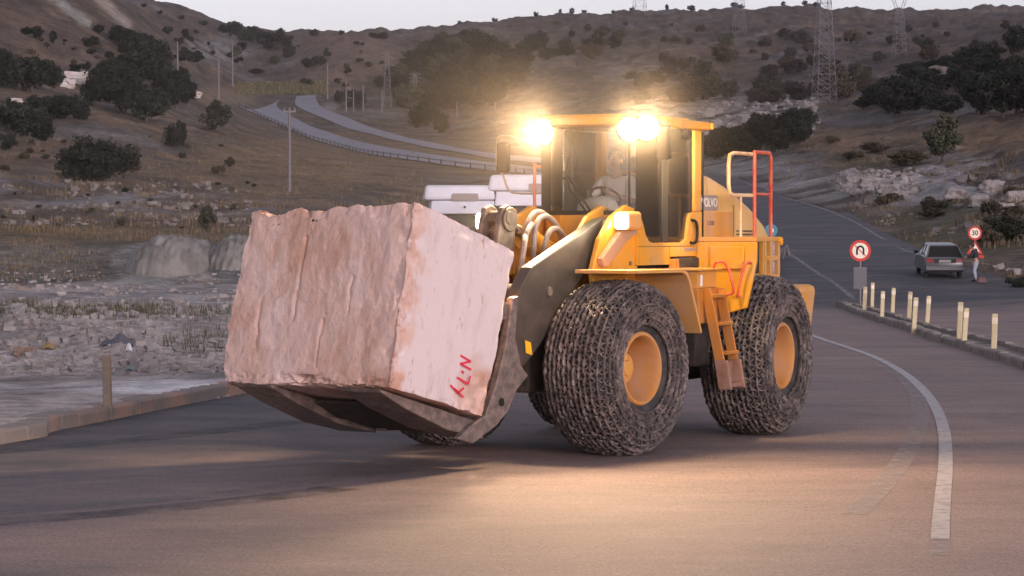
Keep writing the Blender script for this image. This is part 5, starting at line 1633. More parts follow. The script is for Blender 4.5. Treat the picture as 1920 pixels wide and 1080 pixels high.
stones('rubble', field(350, 1570, 1720, 325, 365, 45, None, .5, 1.2), .42, M['stone'], 'long pale spoil heap below the olive tree', 5)
stones('rubble', field(600, 1310, 1530, 185, 260, 46, patchy(-.05), .5, 1.5), .9, M['stone'], 'pale quarry rocks on the slope behind the cab', 6)
stones('rubble', field(130, 1700, 1920, 505, 545, 47, None, .4, 1.0), .35, M['stone'], 'loose stones along the far road edge', 7)
def boulder(pts_px, name, label, cat, mat, group=None, seed=1):
    rnd = random.Random(seed)
    for (u, v, w, h) in pts_px:
        p = hit(u, v, zat); mpp = p.y / FPX
        bm = bmesh.new(); bmesh.ops.create_icosphere(bm, subdivisions=3, radius=.5)
        sd_ = rnd.uniform(0, 99)
        for vv in bm.verts:
            n = vv.co.normalized()
            k = max(abs(n.x), abs(n.y) * 1.05, abs(n.z)) ** -1 * .72 + .35 * mnoise.fractal(n * 1.6 + Vector((sd_, 0, 0)), 1.0, 2.0, 3)
            vv.co = Vector((n.x * w * mpp * .62 * k, n.y * w * mpp * .45 * k, (n.z * .62 * k + .35) * h * mpp))
        me = bpy.data.meshes.new(name); bm.to_mesh(me); bm.free(); me.materials.append(mat)
        o = bpy.data.objects.new(name, me); col.objects.link(o); o.location = p; o.rotation_euler = (0, 0, rnd.uniform(-.4, .4))
        tag(o, label, cat, group)
boulder([(148, 158, 66, 28)], 'boulder', 'long white marble boulder on the left slope, between dark trees', 'boulder', M['stone_white'], seed=2)
boulder([(128, 165, 26, 20)], 'boulder', 'smaller white boulder at the left end of the long one', 'boulder', M['stone_white'], seed=3)
boulder([(8, 138, 34, 20)], 'boulder', 'white boulder at the far left edge among trees', 'boulder', M['stone_white'], seed=4)
boulder([(360, 182, 34, 12)], 'boulder', 'flat white boulder at the foot of the dark left grove', 'boulder', M['stone_white'], seed=5)
boulder([(30, 192, 24, 10)], 'boulder', 'low white boulder under the far left trees', 'boulder', M['stone_white'], seed=6)
boulder([(1770, 168, 62, 50)], 'boulder', 'large round brown rock in the right wood', 'boulder', nmat('brown rock', (.16, .125, .11), .9, var=(.10, .08, .07), vscale=.8, bump=.5, bscale=3), seed=7)
boulder([(30, 655, 40, 22), (70, 690, 26, 16), (330, 690, 36, 18), (410, 650, 40, 20), (290, 665, 26, 14), (255, 640, 30, 14), (390, 690, 30, 14), (150, 615, 40, 18), (60, 610, 34, 16)], 'boulder', 'pale rough boulder lying in the rubble of the dusty lot', 'boulder', M['stone'], 'boulders in the rubble', seed=8)
boulder([(46, 668, 34, 22)], 'boulder', 'reddish brown stone at the left of the rubble', 'boulder', nmat('reddish stone', (.26, .175, .13), .9, var=(.19, .13, .10), vscale=4, bump=.5), seed=9)
boulder([(1635, 352, 50, 22), (1668, 362, 44, 20), (1600, 348, 40, 20), (1690, 372, 30, 16)], 'boulder', 'pale boulder on the spoil heap by the uphill carriageway', 'boulder', M['stone'], 'boulders on the spoil heap', seed=10)
boulder([(1880, 402, 44, 26), (1835, 385, 36, 22), (1790, 372, 40, 22), (1905, 380, 40, 26), (1860, 360, 40, 26)], 'boulder', 'grey boulder on the right bank above the parked car', 'boulder', M['stone'], 'boulders above the parked car', seed=11)
# pale spoil heap lying against the cut bank
def heap(u, vb, w, h, Y, label, seed):
    rnd = random.Random(seed); p = at(u, vb, Y); mpp = Y / FPX; W = w * mpp; H = h * mpp
    bm = bmesh.new(); n = 64; grid = []
    z0 = [float(q) for q in zat(np.linspace(p.x - W / 2, p.x + W / 2, n), np.full(n, Y))]
    for i in range(n):
        row = []
        for j in range(40):
            a = -1 + 2 * i / (n - 1); b_ = -1 + 2 * j / 39
            r = math.hypot(a, min(b_, .2))
            k = max(0.0, 1 - r ** 2.8) ** .80
            k *= 1 + .10 * mnoise.noise((a * 3 + seed, b_ * 3, 0))
            rill = .03 * H * abs(mnoise.noise((a * 14, b_ * 1.2, seed))) + .13 * H * mnoise.fractal((a * 9, b_ * 9, seed), 1.0, 2.0, 5)
            row.append(bm.verts.new((p.x + a * W / 2, Y + (b_ + 1) * 4.0 + .6, float(zat(np.array([p.x + a * W / 2]), np.array([Y]))[0]) - .3 + k * (H + .3) - rill * (k > 0))))
        grid.append(row)
    for i in range(n - 1):
        for j in range(39): bm.faces.new((grid[i][j], grid[i + 1][j], grid[i + 1][j + 1], grid[i][j + 1]))
    me = bpy.data.meshes.new('spoil_heap'); bm.to_mesh(me); bm.free(); me.materials.append(M['spoil'])
    me.polygons.foreach_set('use_smooth', [True] * len(me.polygons))
    o = bpy.data.objects.new('spoil_heap', me); col.objects.link(o)
    tag(o, label, 'spoil heap')
M['spoil'] = nmat('grey quarry spoil', (.25, .232, .212), .95, var=(.15, .13, .112), vscale=.7, bump=1.0, bscale=5, stretch=(1.6, 1, .6))
heap(296, 530, 200, 76, 113.5, 'pale grey dome shaped spoil heap against the cut bank', 3)
heap(425, 524, 150, 66, 115.0, 'lower grey spoil heap just left of the stone block', 6)
# rubbish on the rubble
rnd = random.Random(77)
M['rag'] = [nmat('grey rag', (.10, .10, .12), .9), nmat('white plastic', (.55, .55, .56), .6), nmat('teal plastic', (.12, .20, .21), .6), nmat('ochre sack', (.27, .185, .08), .8)]
def rag(u, v, w, h, mi, label, group=None):
    p = hit(u, v, zat); mpp = p.y / FPX
    vs = []; fs = []; n = 9
    for i in range(n):
        for j in range(n):
            x = (i / (n - 1) - .5) * w * mpp; y = (j / (n - 1) - .5) * w * mpp * .8
            r = math.hypot(i / (n - 1) - .5, j / (n - 1) - .5)
            vs.append((x, y, max(.01, h * mpp * (1 - 1.6 * r) + rnd.uniform(0, .5) * h * mpp * (1 - r))))
    for i in range(n - 1):
        for j in range(n - 1): fs.append((i * n + j, (i + 1) * n + j, (i + 1) * n + j + 1, i * n + j + 1))
    mb = MB(); mb.add(vs, fs); o = mb.build('rubbish', M['rag'][mi], loc=p, fix=False)
    tag(o, label, 'rubbish', group)
rag(225, 652, 46, 22, 0, 'dark grey bundle of rags behind the roadside post'); rag(200, 650, 24, 14, 0, 'small dark rag just left of the grey rag bundle')
rag(242, 660, 14, 16, 1, 'white plastic bag beside the grey rag bundle'); rag(205, 655, 10, 9, 1, 'white scrap on the rubble left of the white bag'); rag(243, 695, 16, 10, 2, 'teal plastic scrap on the rubble')
rag(90, 655, 28, 12, 3, 'ochre yellow sack on the left rubble')
# ------------------------------------------------------------------ people
def skin_chain(name, joints, bones, mat, parent=None, root=0, sub=2, link=True):
    """one continuous surface grown round a skeleton: joints {name: (pos, (rx, ry))}"""
    names = list(joints)
    me = bpy.data.meshes.new(name)
    me.from_pydata([joints[n][0] for n in names], [(names.index(a), names.index(c)) for a, c in bones], [])
    o = bpy.data.objects.new(name, me); col.objects.link(o)
    o.modifiers.new('skin', 'SKIN')
    if not me.skin_vertices: me.skin_vertices.new()
    for k, n in enumerate(names):
        r = joints[n][1]
        me.skin_vertices[0].data[k].radius = r if isinstance(r, tuple) else (r, r)
        me.skin_vertices[0].data[k].use_root = (k == root)
    sb = o.modifiers.new('sub', 'SUBSURF'); sb.levels = sb.render_levels = sub
    bpy.context.view_layer.update()
    dg = bpy.context.evaluated_depsgraph_get()
    m2 = bpy.data.meshes.new_from_object(o.evaluated_get(dg))
    o.modifiers.clear(); o.data = m2; m2.name = name
    m2.materials.clear(); m2.materials.append(mat)
    m2.polygons.foreach_set('use_smooth', [True] * len(m2.polygons))
    if parent is not None: o.parent = parent
    return o
def lerp3(a, b_, t): return tuple(a[i] + (b_[i] - a[i]) * t for i in range(3))
def make_person(loc, rz, J, shirt, trousers, label, sleeve=1.0, scale=1.0):
    """J: pelvis, chest, neck, head, and per side s in l/r: sho, elb, wri, hip, kne, ank, toe (x forward, y left, z up)"""
    jt = {'pelvis': (J['pelvis'], (.13, .10)), 'belly': (lerp3(J['pelvis'], J['chest'], .5), (.125, .10)), 'chest': (J['chest'], (.145, .105)),
          'neck0': (J['neck'], .055), 'neck1': (lerp3(J['neck'], J['head'], .40), .048), 'jaw': (tuple(np.add(J['head'], (.022, 0, -.072))), (.066, .078)), 'skull': (J['head'], (.080, .100)), 'crown': (tuple(np.add(J['head'], (-.010, 0, .075))), (.062, .078)),
          'nose': (tuple(np.add(J['head'], (.112, 0, -.025))), .014)}
    bn = [('pelvis', 'belly'), ('belly', 'chest'), ('chest', 'neck0'), ('neck0', 'neck1'), ('neck1', 'jaw'), ('jaw', 'skull'), ('skull', 'crown'), ('skull', 'nose')]
    for s in 'lr':
        g = lambda k: J[s + k]
        hand = np.subtract(g('wri'), g('elb')); hand = hand / (np.linalg.norm(hand) + 1e-9)
        jt.update({s + 'sho': (g('sho'), .062), s + 'elb': (g('elb'), .042), s + 'fore': (lerp3(g('elb'), g('wri'), .35), .042), s + 'wri': (g('wri'), .027), s + 'palm': (tuple(np.add(g('wri'), hand * .07)), (.038, .022)),
                   s + 'hip': (g('hip'), .088), s + 'kne': (g('kne'), .06), s + 'calf': (lerp3(g('kne'), g('ank'), .35), .057), s + 'ank': (g('ank'), .038), s + 'toe': (g('toe'), .034)})
        bn += [('chest', s + 'sho'), (s + 'sho', s + 'elb'), (s + 'elb', s + 'fore'), (s + 'fore', s + 'wri'), (s + 'wri', s + 'palm'), ('pelvis', s + 'hip'), (s + 'hip', s + 'kne'), (s + 'kne', s + 'calf'), (s + 'calf', s + 'ank'), (s + 'ank', s + 'toe')]
        side = np.cross(hand, (0, 0, 1.0)); side = side / (np.linalg.norm(side) + 1e-9)
        base = np.add(g('wri'), hand * .07)
        for f, (off, ln) in enumerate(((-.028, .06), (-.010, .075), (.010, .08), (.027, .07))):
            k1, k2 = s + 'f%d' % f, s + 'g%d' % f
            jt[k1] = (tuple(base + side * off + hand * (ln * .55)), .010); jt[k2] = (tuple(base + side * off * 1.1 + hand * ln + np.array((0, 0, -.022))), .008)
            bn += [(s + 'palm', k1), (k1, k2)]
        jt[s + 't'] = (tuple(np.add(g('wri'), hand * .05) + side * .05 * (1 if s == 'l' else -1)), .010); bn.append((s + 'palm', s + 't'))
    body = skin_chain('person', jt, bn, M['skin'])
    body.location = loc; body.rotation_euler = (0, 0, rz); body.scale = (scale,) * 3
    tag(body, label, 'person')
    # shirt with sleeves, trousers, shoes, hair: children of the body
    st = {k: (jt[k][0], tuple(np.array(jt[k][1]) * 1.12 + .008) if isinstance(jt[k][1], tuple) else jt[k][1] * 1.12 + .008) for k in ('pelvis', 'belly', 'chest')}
    st['collar'] = (lerp3(J['chest'], J['neck'], .85), .072)
    sb_ = [('pelvis', 'belly'), ('belly', 'chest'), ('chest', 'collar')]
    for s in 'lr':
        st[s + 'sho'] = (J[s + 'sho'], .078); st[s + 'elb'] = (lerp3(J[s + 'sho'], J[s + 'elb'], min(1, sleeve)), .062)
        sb_ += [('chest', s + 'sho'), (s + 'sho', s + 'elb')]
        if sleeve > 1: st[s + 'cuf'] = (lerp3(J[s + 'elb'], J[s + 'wri'], .92), .042); sb_.append((s + 'elb', s + 'cuf'))
    skin_chain('shirt', st, sb_, shirt, body)
    tr = {'pelvis': (tuple(np.add(J['pelvis'], (0, 0, .0))), (.145, .115)), 'waist': (lerp3(J['pelvis'], J['chest'], .30), (.135, .108))}; tb = [('pelvis', 'waist')]
    for s in 'lr':
        tr[s + 'hip'] = (J[s + 'hip'], .105); tr[s + 'kne'] = (J[s + 'kne'], .078); tr[s + 'ank'] = (lerp3(J[s + 'kne'], J[s + 'ank'], .93), .062)
        tb += [('pelvis', s + 'hip'), (s + 'hip', s + 'kne'), (s + 'kne', s + 'ank')]
    skin_chain('trousers', tr, tb, trousers, body)
    for s in 'lr':
        skin_chain('shoe', {'a': (tuple(np.add(J[s + 'ank'], (0, 0, -.02))), .05), 'b': (lerp3(J[s + 'ank'], J[s + 'toe'], .6), .046), 'c': (tuple(np.add(J[s + 'toe'], (.03, 0, 0))), .038)}, [('a', 'b'), ('b', 'c')], M['black'], body)
    bm = bmesh.new(); bmesh.ops.create_uvsphere(bm, u_segments=20, v_segments=14, radius=1.0)
    for v in list(bm.verts):
        p = v.co
        if p.x > .45 and p.z < .42 or p.z < -.45: p.x = min(p.x, .1); 
        v.co = Vector((p.x * .112 - .022, p.y * .098, p.z * .108 + .048 - .02 * (p.x < 0))) * (1 + .05 * mnoise.noise(p * 6))
    bmesh.ops.delete(bm, geom=[v for v in bm.verts if v.co.x > .06 and v.co.z < .07], context='VERTS')
    me = bpy.data.meshes.new('hair'); bm.to_mesh(me); bm.free(); me.materials.append(M['hair'])
    me.polygons.foreach_set('use_smooth', [True] * len(me.polygons))
    h = bpy.data.objects.new('hair', me); col.objects.link(h); h.parent = body; h.location = J['head']
    for s in (1, -1):
        mb = MB(); mb.lathe_z([(0, -.008), (.009, -.004), (.010, .002), (0, .008)], 8); e = mb.build('eye', M['black'], body, loc=tuple(np.add(J['head'], (.083, s * .032, .012))), smooth=60)
        mb = MB(); mb.lathe_y([(0, -.008), (.022, -.006), (.028, .004), (.02, .01), (0, .008)], 10); e = mb.build('ear', M['skin'], body, loc=tuple(np.add(J['head'], (-.005, s * .082, -.01))), smooth=60)
    mb = MB(); mb.box((.080, -.026, -.064), (.090, .026, -.056)); mb.build('mouth', nmat('lips', (.30, .12, .10), .5), body, loc=J['head'], bevel=.003)
    return body
lm = loader.matrix_basis.copy()
lm = Matrix.Translation(loader.location) @ Matrix.Rotation(loader.rotation_euler[2], 4, 'Z')
drv = lm @ Vector((-.30, -.04, 2.86))
JD = dict(pelvis=(0, 0, 0), chest=(.03, 0, .36), neck=(.06, .0, .54), head=(.10, .0, .70),
          lsho=(.04, .20, .47), lelb=(.16, .29, .20), lwri=(.42, .17, .28), rsho=(.04, -.20, .47), relb=(.20, -.29, .22), rwri=(.46, -.14, .30),
          lhip=(.04, .10, -.02), lkne=(.46, .15, .02), lank=(.56, .15, -.38), ltoe=(.70, .16, -.42), rhip=(.04, -.10, -.02), rkne=(.46, -.15, .02), rank=(.60, -.15, -.37), rtoe=(.74, -.16, -.41))
make_person(drv, loader.rotation_euler[2] - R(6), JD, M['shirt'], M['trousers'], 'driver with dark hair and pale shirt seated at the wheel in the loader cab', sleeve=1.0, scale=1.08)

# ------------------------------------------------------------------ posts with reflectors
M['post_cream'] = nmat('cream yellow post', (.52, .44, .27), .6, var=(.48, .40, .24), vscale=6, bump=.15)
M['post_worn'] = nmat('worn beige post', (.27, .205, .145), .8, var=(.20, .16, .13), vscale=8)
M['post_white'] = nmat('reflective band', (.66, .57, .42), .4)
POST = None
def bollard(u, vb, vt, label, group=None, zb=.10, lean=0.0, worn=False):
    global POST
    p = gnd(u, vb, zb); h = (vb - vt) * p.y / FPX
    if POST is None:
        POST = empty('bollard')
        mb = MB(); mb.prism_z(rrect(-.062, .062, -.035, .035, .02), -.08, .80); mb.build('post', M['post_cream'], POST, bevel=.008)
        mb = MB(); mb.prism_z(rrect(-.0645, .0645, -.0375, .0375, .02), .60, .72); mb.build('reflector', M['post_white'], POST)
        o = POST
    else:
        o = copy_tree(POST)
    o.location = (p.x, p.y, zb); o.scale = (1, 1, h / .78); o.rotation_euler = (random.uniform(-.05, .05), lean, random.uniform(-.3, .3))
    if worn:
        for c in o.children:
            c.data = c.data.copy(); c.data.materials[0] = M['post_worn']
    tag(o, label, 'bollard', group)
gb = 'cream marker posts on the traffic island'
for u, vb, vt, lb in [
 (1620, 586, 539, 'cream marker post nearest the round red sign on the island tip'),
 (1653, 599, 547, 'second cream post from the island tip along the near kerb'),
 (1713, 621, 559, 'third cream post from the island tip along the near kerb'),
 (1807, 648, 579, 'fourth cream post from the island tip along the near kerb'),
 (1863, 663, 590, 'cream post standing alone at the right end of the near kerb row'),
 (1635, 576, 531, 'first small cream post in the back row behind the island tip'),
 (1673, 590, 541, 'second cream post of the back row along the far kerb'),
 (1704, 600, 548, 'third cream post of the back row along the far kerb'),
 (1738, 611, 556, 'fourth cream post of the back row along the far kerb'),
 (1798, 636, 568, 'last cream post of the back row half behind a near post')]:
    bollard(u, vb, vt, lb, gb, lean=R(random.uniform(1, 4)))
bollard(202, 765, 668, 'worn beige marker post on the left kerb beside the block', None, zb=.20, lean=R(-1), worn=True)

# ------------------------------------------------------------------ road signs
M['sign_red'] = nmat('sign red', (.55, .035, .025), .4)
M['sign_white'] = nmat('sign white', (.86, .76, .62), .4)
M['sign_black'] = nmat('sign black', (.02, .018, .018), .5)
M['sign_blue'] = nmat('sign blue', (.05, .22, .30), .4)
M['galv'] = nmat('galvanised pole', (.16, .15, .15), .5, .4)
def ypoly(mb, poly, y0, y1): mb.prism_y(poly, y0, y1)
def disc(r, n=40): return [(r * math.cos(2 * math.pi * k / n), r * math.sin(2 * math.pi * k / n)) for k in range(n)]
def sign_round(u, vc, vb, d_px, Y, label, face, pole_z0=None, tilt=0.0, z_off=0.0):
    p = at(u, vc, Y); r = d_px * Y / FPX / 2
    zb = float(zat(np.array([p.x]), np.array([Y]))[0]) - .05 if pole_z0 is None else pole_z0
    root = empty('road_sign', (p.x, Y, p.z), math.atan2(-p.x, Y))
    root['zb'] = zb
    mb = MB(); mb.tube([(0, .05, zb - p.z), (0, .05, r * .8)], .038, 10); mb.build('sign_pole', M['galv'], root, smooth=60)
    mb = MB(); ypoly(mb, disc(r), 0.0, .012); b_ = mb.build('sign_plate', M['sign_red'], root)
    mb = MB(); ypoly(mb, disc(r * .74), -.004, -.0005); mb.build('sign_face', M['sign_white'], b_)
    face(root, r, b_)
    tag(root, label, 'road sign')
    return root
def face_uturn(root, r, b_):
    mb = MB(); pts = [(-.30, -.36), (-.30, .10)] + [(.30 * math.cos(a), .10 + .30 * math.sin(a)) for a in np.linspace(math.pi, 0, 9)] + [(.30, -.36)]
    pts = [(x * r, z * r) for x, z in pts]
    for (x0, z0), (x1, z1) in zip(pts[:-1], pts[1:]):
        d = Vector((x1 - x0, z1 - z0)).normalized(); s = Vector((-d.y, d.x)) * .085 * r; e = d * .03 * r
        ypoly(mb, [(x0 - e.x + s.x, z0 - e.y + s.y), (x1 + e.x + s.x, z1 + e.y + s.y), (x1 + e.x - s.x, z1 + e.y - s.y), (x0 - e.x - s.x, z0 - e.y - s.y)], -.0125, -.009)
        mb.build('arrow', M['sign_black'], b_)
    mb = MB(); c = r * .72; w = .06 * r
    ypoly(mb, [(-c * .70 - w * .7, c * .70 - w * .7), (-c * .70 + w * .7, c * .70 + w * .7), (c * .70 + w * .7, -c * .70 + w * .7), (c * .70 - w * .7, -c * .70 - w * .7)], -.008, -.0045)
    mb.build('slash', nmat('faded sign red', (.62, .20, .14), .5), b_)
    mb = MB(); mb.box((-.22, .012, -1.30), (.22, .03, -.55)); mb.build('back_plate', nmat('grey sign plate', (.13, .125, .135), .6), root, bevel=.006)
sign_round(1613, 470, 583, 40, 90.0, 'round red and white no U-turn sign on a pole at the island tip', face_uturn, pole_z0=.05)
def face_30(root, r, b_):
    T = Matrix.Translation((0, -.008, 0)) @ Matrix.Rotation(math.pi / 2, 4, 'X')
    text_mesh('lettering', '30', r * 1.0, M['sign_black'], b_, T, .003, .95)
    zz = -r * 2.25
    mb = MB(); ypoly(mb, [(-r * 1.15, zz - r * .75), (r * 1.15, zz - r * .75), (0, zz + r * 1.2)], .0, .012); t = mb.build('warning_plate', M['sign_red'], root)
    mb = MB(); ypoly(mb, [(-r * .70, zz - r * .48), (r * .70, zz - r * .48), (0, zz + r * .72)], -.004, -.0005); mb.build('sign_face', M['sign_white'], t)
    mb = MB(); mb.box((-r * .2, .0, zz - r * 1.35), (r * 1.3, .012, zz - r * .95)); mb.build('lower_plate', M['sign_red'], root)
sign_round(1828, 437, 522, 26, 112.0, 'round speed limit 30 sign above a red warning triangle beside the parked car', face_30)
def face_blue(root, r, b_):
    b_.data.materials[0] = M['sign_blue']
    ch = b_.children[0]; ch.scale = (.55, 1, .55)
sign_round(1446, 432, 0, 24, 118.0, 'small blue and white round sign half hidden behind the loader handrail', face_blue)
# bent guard rail end behind the rear wheel
mb = MB()
p0 = gnd(1452, 520, 0.0)
for k, (a, c) in enumerate((((0, 0, .25), (.55, 0, .95)), ((.1, .1, .55), (.75, .1, .60)), ((.35, .05, -.1), (.45, .05, .9)), ((.55, 0, .95), (.65, 0, .45)))):
    mb.tube([a, c], .05, 6)
gr_ = mb.build('guard_rail', M['galv'], loc=at(1452, 500, 118), smooth=50)
tag(gr_, 'bent grey guard rail end behind the loader rear wheel', 'guard rail')

# ------------------------------------------------------------------ parked car, seen from behind
M['carpaint'] = nmat('silver car paint', (.14, .148, .165), .35, .3, var=(.11, .11, .12), vscale=2)
M['taillight'] = nmat('tail light red', (.20, .008, .008), .35, spec=.3)
M['plate'] = nmat('number plate', (.22, .21, .20), .4)
def make_car(loc, rz):
    root = empty('parked_car', loc, rz)
    tag(root, 'silver grey estate car parked with its back to us by the far road edge', 'car')
    W = .84
    # body side outline (y along the car, forward +; z), lofted over width
    low = [(-2.05, .34), (-2.12, .50), (-2.10, .80), (-1.98, .94), (-1.0, .96), (.55, .95), (1.6, .84), (2.05, .70), (2.12, .45), (2.05, .28), (-1.9, .26)]
    mb = MB(); n = len(low); secs = ((-W, .93), (-W + .05, 1.0), (W - .05, 1.0), (W, .93))
    vs = [(x, y * (1 if k == 1.0 else .985), .3 + (z - .3) * k) for x, k in secs for y, z in low]
    fs = [tuple(range(n)), tuple(range(4 * n - 1, 3 * n - 1, -1))]
    for s in range(3):
        for i in range(n): fs.append((s * n + i, s * n + (i + 1) % n, (s + 1) * n + (i + 1) % n, (s + 1) * n + i))
    mb.add(vs, fs); body = mb.build('body', M['carpaint'], root, bevel=.05, smooth=40)
    mb = MB()    # roof on pillars
    mb.hexa([(-.64, -1.62, 1.375), (.64, -1.62, 1.375), (.60, .32, 1.375), (-.60, .32, 1.375), (-.58, -1.55, 1.435), (.58, -1.55, 1.435), (.54, .25, 1.435), (-.54, .25, 1.435)])
    for s in (-1, 1):
        for y0, y1, w in ((-1.98, -1.60, .10), (-.75, -.66, .07), (.05, .0, .07), (.95, .28, .06)):
            mb.hexa([(s * .80, y0 - w, .93), (s * .74, y0 - w, .93), (s * .74, y0 + w, .93), (s * .80, y0 + w, .93), (s * .64, y1 - w * .6, 1.38), (s * .58, y1 - w * .6, 1.38), (s * .58, y1 + w * .6, 1.38), (s * .64, y1 + w * .6, 1.38)])
    mb.build('roof', M['carpaint'], root, bevel=.02)
    mb = MB(); mb.hexa([(-.70, -1.985, .95), (.70, -1.985, .95), (.70, -1.975, .95), (-.70, -1.975, .95), (-.57, -1.605, 1.37), (.57, -1.605, 1.37), (.57, -1.595, 1.37), (-.57, -1.595, 1.37)]); mb.build('rear_window', M['carglass'], root)
    mb = MB(); mb.hexa([(-.74, .92, .95), (.74, .92, .95), (.74, .93, .95), (-.74, .93, .95), (-.57, .31, 1.37), (.57, .31, 1.37), (.57, .32, 1.37), (-.57, .32, 1.37)]); mb.build('windscreen', M['carglass'], root)
    for s in (-1, 1):
        mb = MB(); mb.hexa([(s * .775, -1.85, .95), (s * .765, -1.85, .95), (s * .765, .85, .95), (s * .775, .85, .95), (s * .612, -1.5, 1.37), (s * .602, -1.5, 1.37), (s * .602, .26, 1.37), (s * .612, .26, 1.37)]); mb.build('side_window', M['carglass'], root)
        mb = MB(); mb.hexa([(s * .48, -2.135, .70), (s * .80, -2.115, .70), (s * .80, -2.05, .70), (s * .48, -2.06, .70), (s * .48, -2.115, .87), (s * .79, -2.09, .87), (s * .79, -2.03, .87), (s * .48, -2.04, .87)]); mb.build('tail_light', M['taillight'], root, bevel=.01)
        mb = MB(); mb.prism_x(rrect(.55, .75, .93, 1.06, .04), s * .86, s * 1.02); mb.build('mirror', M['black'], root, bevel=.02)
        for y in (-1.28, 1.30):
            mb = MB(); mb.lathe_z([(.0, -.09), (.20, -.09), (.29, -.08), (.30, -.05), (.30, .05), (.29, .08), (.20, .09), (0, .09)], 28)
            w = mb.build('wheel', M['rubber'], root, loc=(s * .74, y, .30), rot=(0, math.pi / 2, 0), smooth=40)
            mb = MB(); mb.lathe_z([(0, .092 * s), (.18, .094 * s), (.19, .088 * s)], 20); mb.build('hubcap', M['chrome'], w, smooth=40)
    mb = MB(); mb.box((-.83, -2.19, .36), (.83, -2.02, .52)); mb.build('rear_bumper', nmat('bumper plastic', (.10, .10, .11), .6), root, bevel=.03)
    mb = MB(); mb.box((-.26, -2.150, .70), (.26, -2.118, .82)); mb.build('number_plate', M['plate'], root, bevel=.004)
    mb = MB(); mb.box((-.47, -2.125, .68), (.47, -2.08, .87)); mb.build('tail_panel', M['black'], root)
    mb = MB(); mb.tube([(-.7, .0, .98), (-.7, .9, .98)], .01, 5) if False else mb.box((-.72, -1.90, .55), (.72, 1.0, .90)); mb.build('cabin_floor', M['black'], root)
    for x in (-.36, .36):
        mb = MB(); mb.box((x - .22, -.2, .9), (x + .22, -.05, 1.15)); mb.box((x - .12, -.2, 1.15), (x + .12, -.08, 1.30)); mb.build('seat', M['seat'], root, bevel=.03)
    return root
cy = 106.2
cz = float(tz_base(np.array([16.9]), np.array([cy]))[0]) + .03
grade = math.atan2(float(tz_base(np.array([16.9]), np.array([108.0]))[0] - tz_base(np.array([16.9]), np.array([104.5]))[0]), 3.5)
car = make_car((at(1777, 500, 104).x, cy, cz), R(0)); car.rotation_euler = (grade, 0, R(-2.0)); car.scale = (.9, .9, .9)

# person beside the car
PYY = 103.6; pp = at(1831, 500, PYY); pz = max(float(zat(np.array([pp.x]), np.array([PYY]))[0]), float(tz_base(np.array([pp.x]), np.array([PYY]))[0]) + .03)
JP = dict(pelvis=(0, 0, .86), chest=(.07, 0, 1.18), neck=(.15, 0, 1.36), head=(.22, 0, 1.49),
          lsho=(.11, .19, 1.30), lelb=(.16, .28, 1.04), lwri=(.36, .22, 1.00), rsho=(.11, -.19, 1.30), relb=(.20, -.26, 1.05), rwri=(.42, -.16, 1.04),
          lhip=(0, .10, .84), lkne=(.07, .12, .45), lank=(-.02, .13, .07), ltoe=(.12, .14, .03), rhip=(0, -.10, .84), rkne=(.12, -.12, .46), rank=(.06, -.13, .07), rtoe=(.20, -.14, .03))
make_person((pp.x, PYY, pz), R(155), JP, M['jacket'], M['jeans'], 'person in dark jacket and pale jeans stooping by the speed sign', sleeve=2.0, scale=.93)
mb = MB(); mb.hexa([(-.20, -.12, 0), (.20, -.12, 0), (.20, .12, 0), (-.20, .12, 0), (-.12, -.05, .20), (.12, -.05, .17), (.12, .05, .18), (-.12, .05, .21)]); mb.tube(smooth_pts([(-.08, 0, .19), (-.05, 0, .26), (.05, 0, .25), (.08, 0, .18)], 4), .012, 6)
tag(mb.build('bag', nmat('reddish bag', (.17, .085, .08), .9, var=(.14, .11, .10), vscale=6), loc=(pp.x + .1, PYY - .7, pz - .03), bevel=.04), 'reddish bag on the ground at the feet of the stooping person', 'bag')

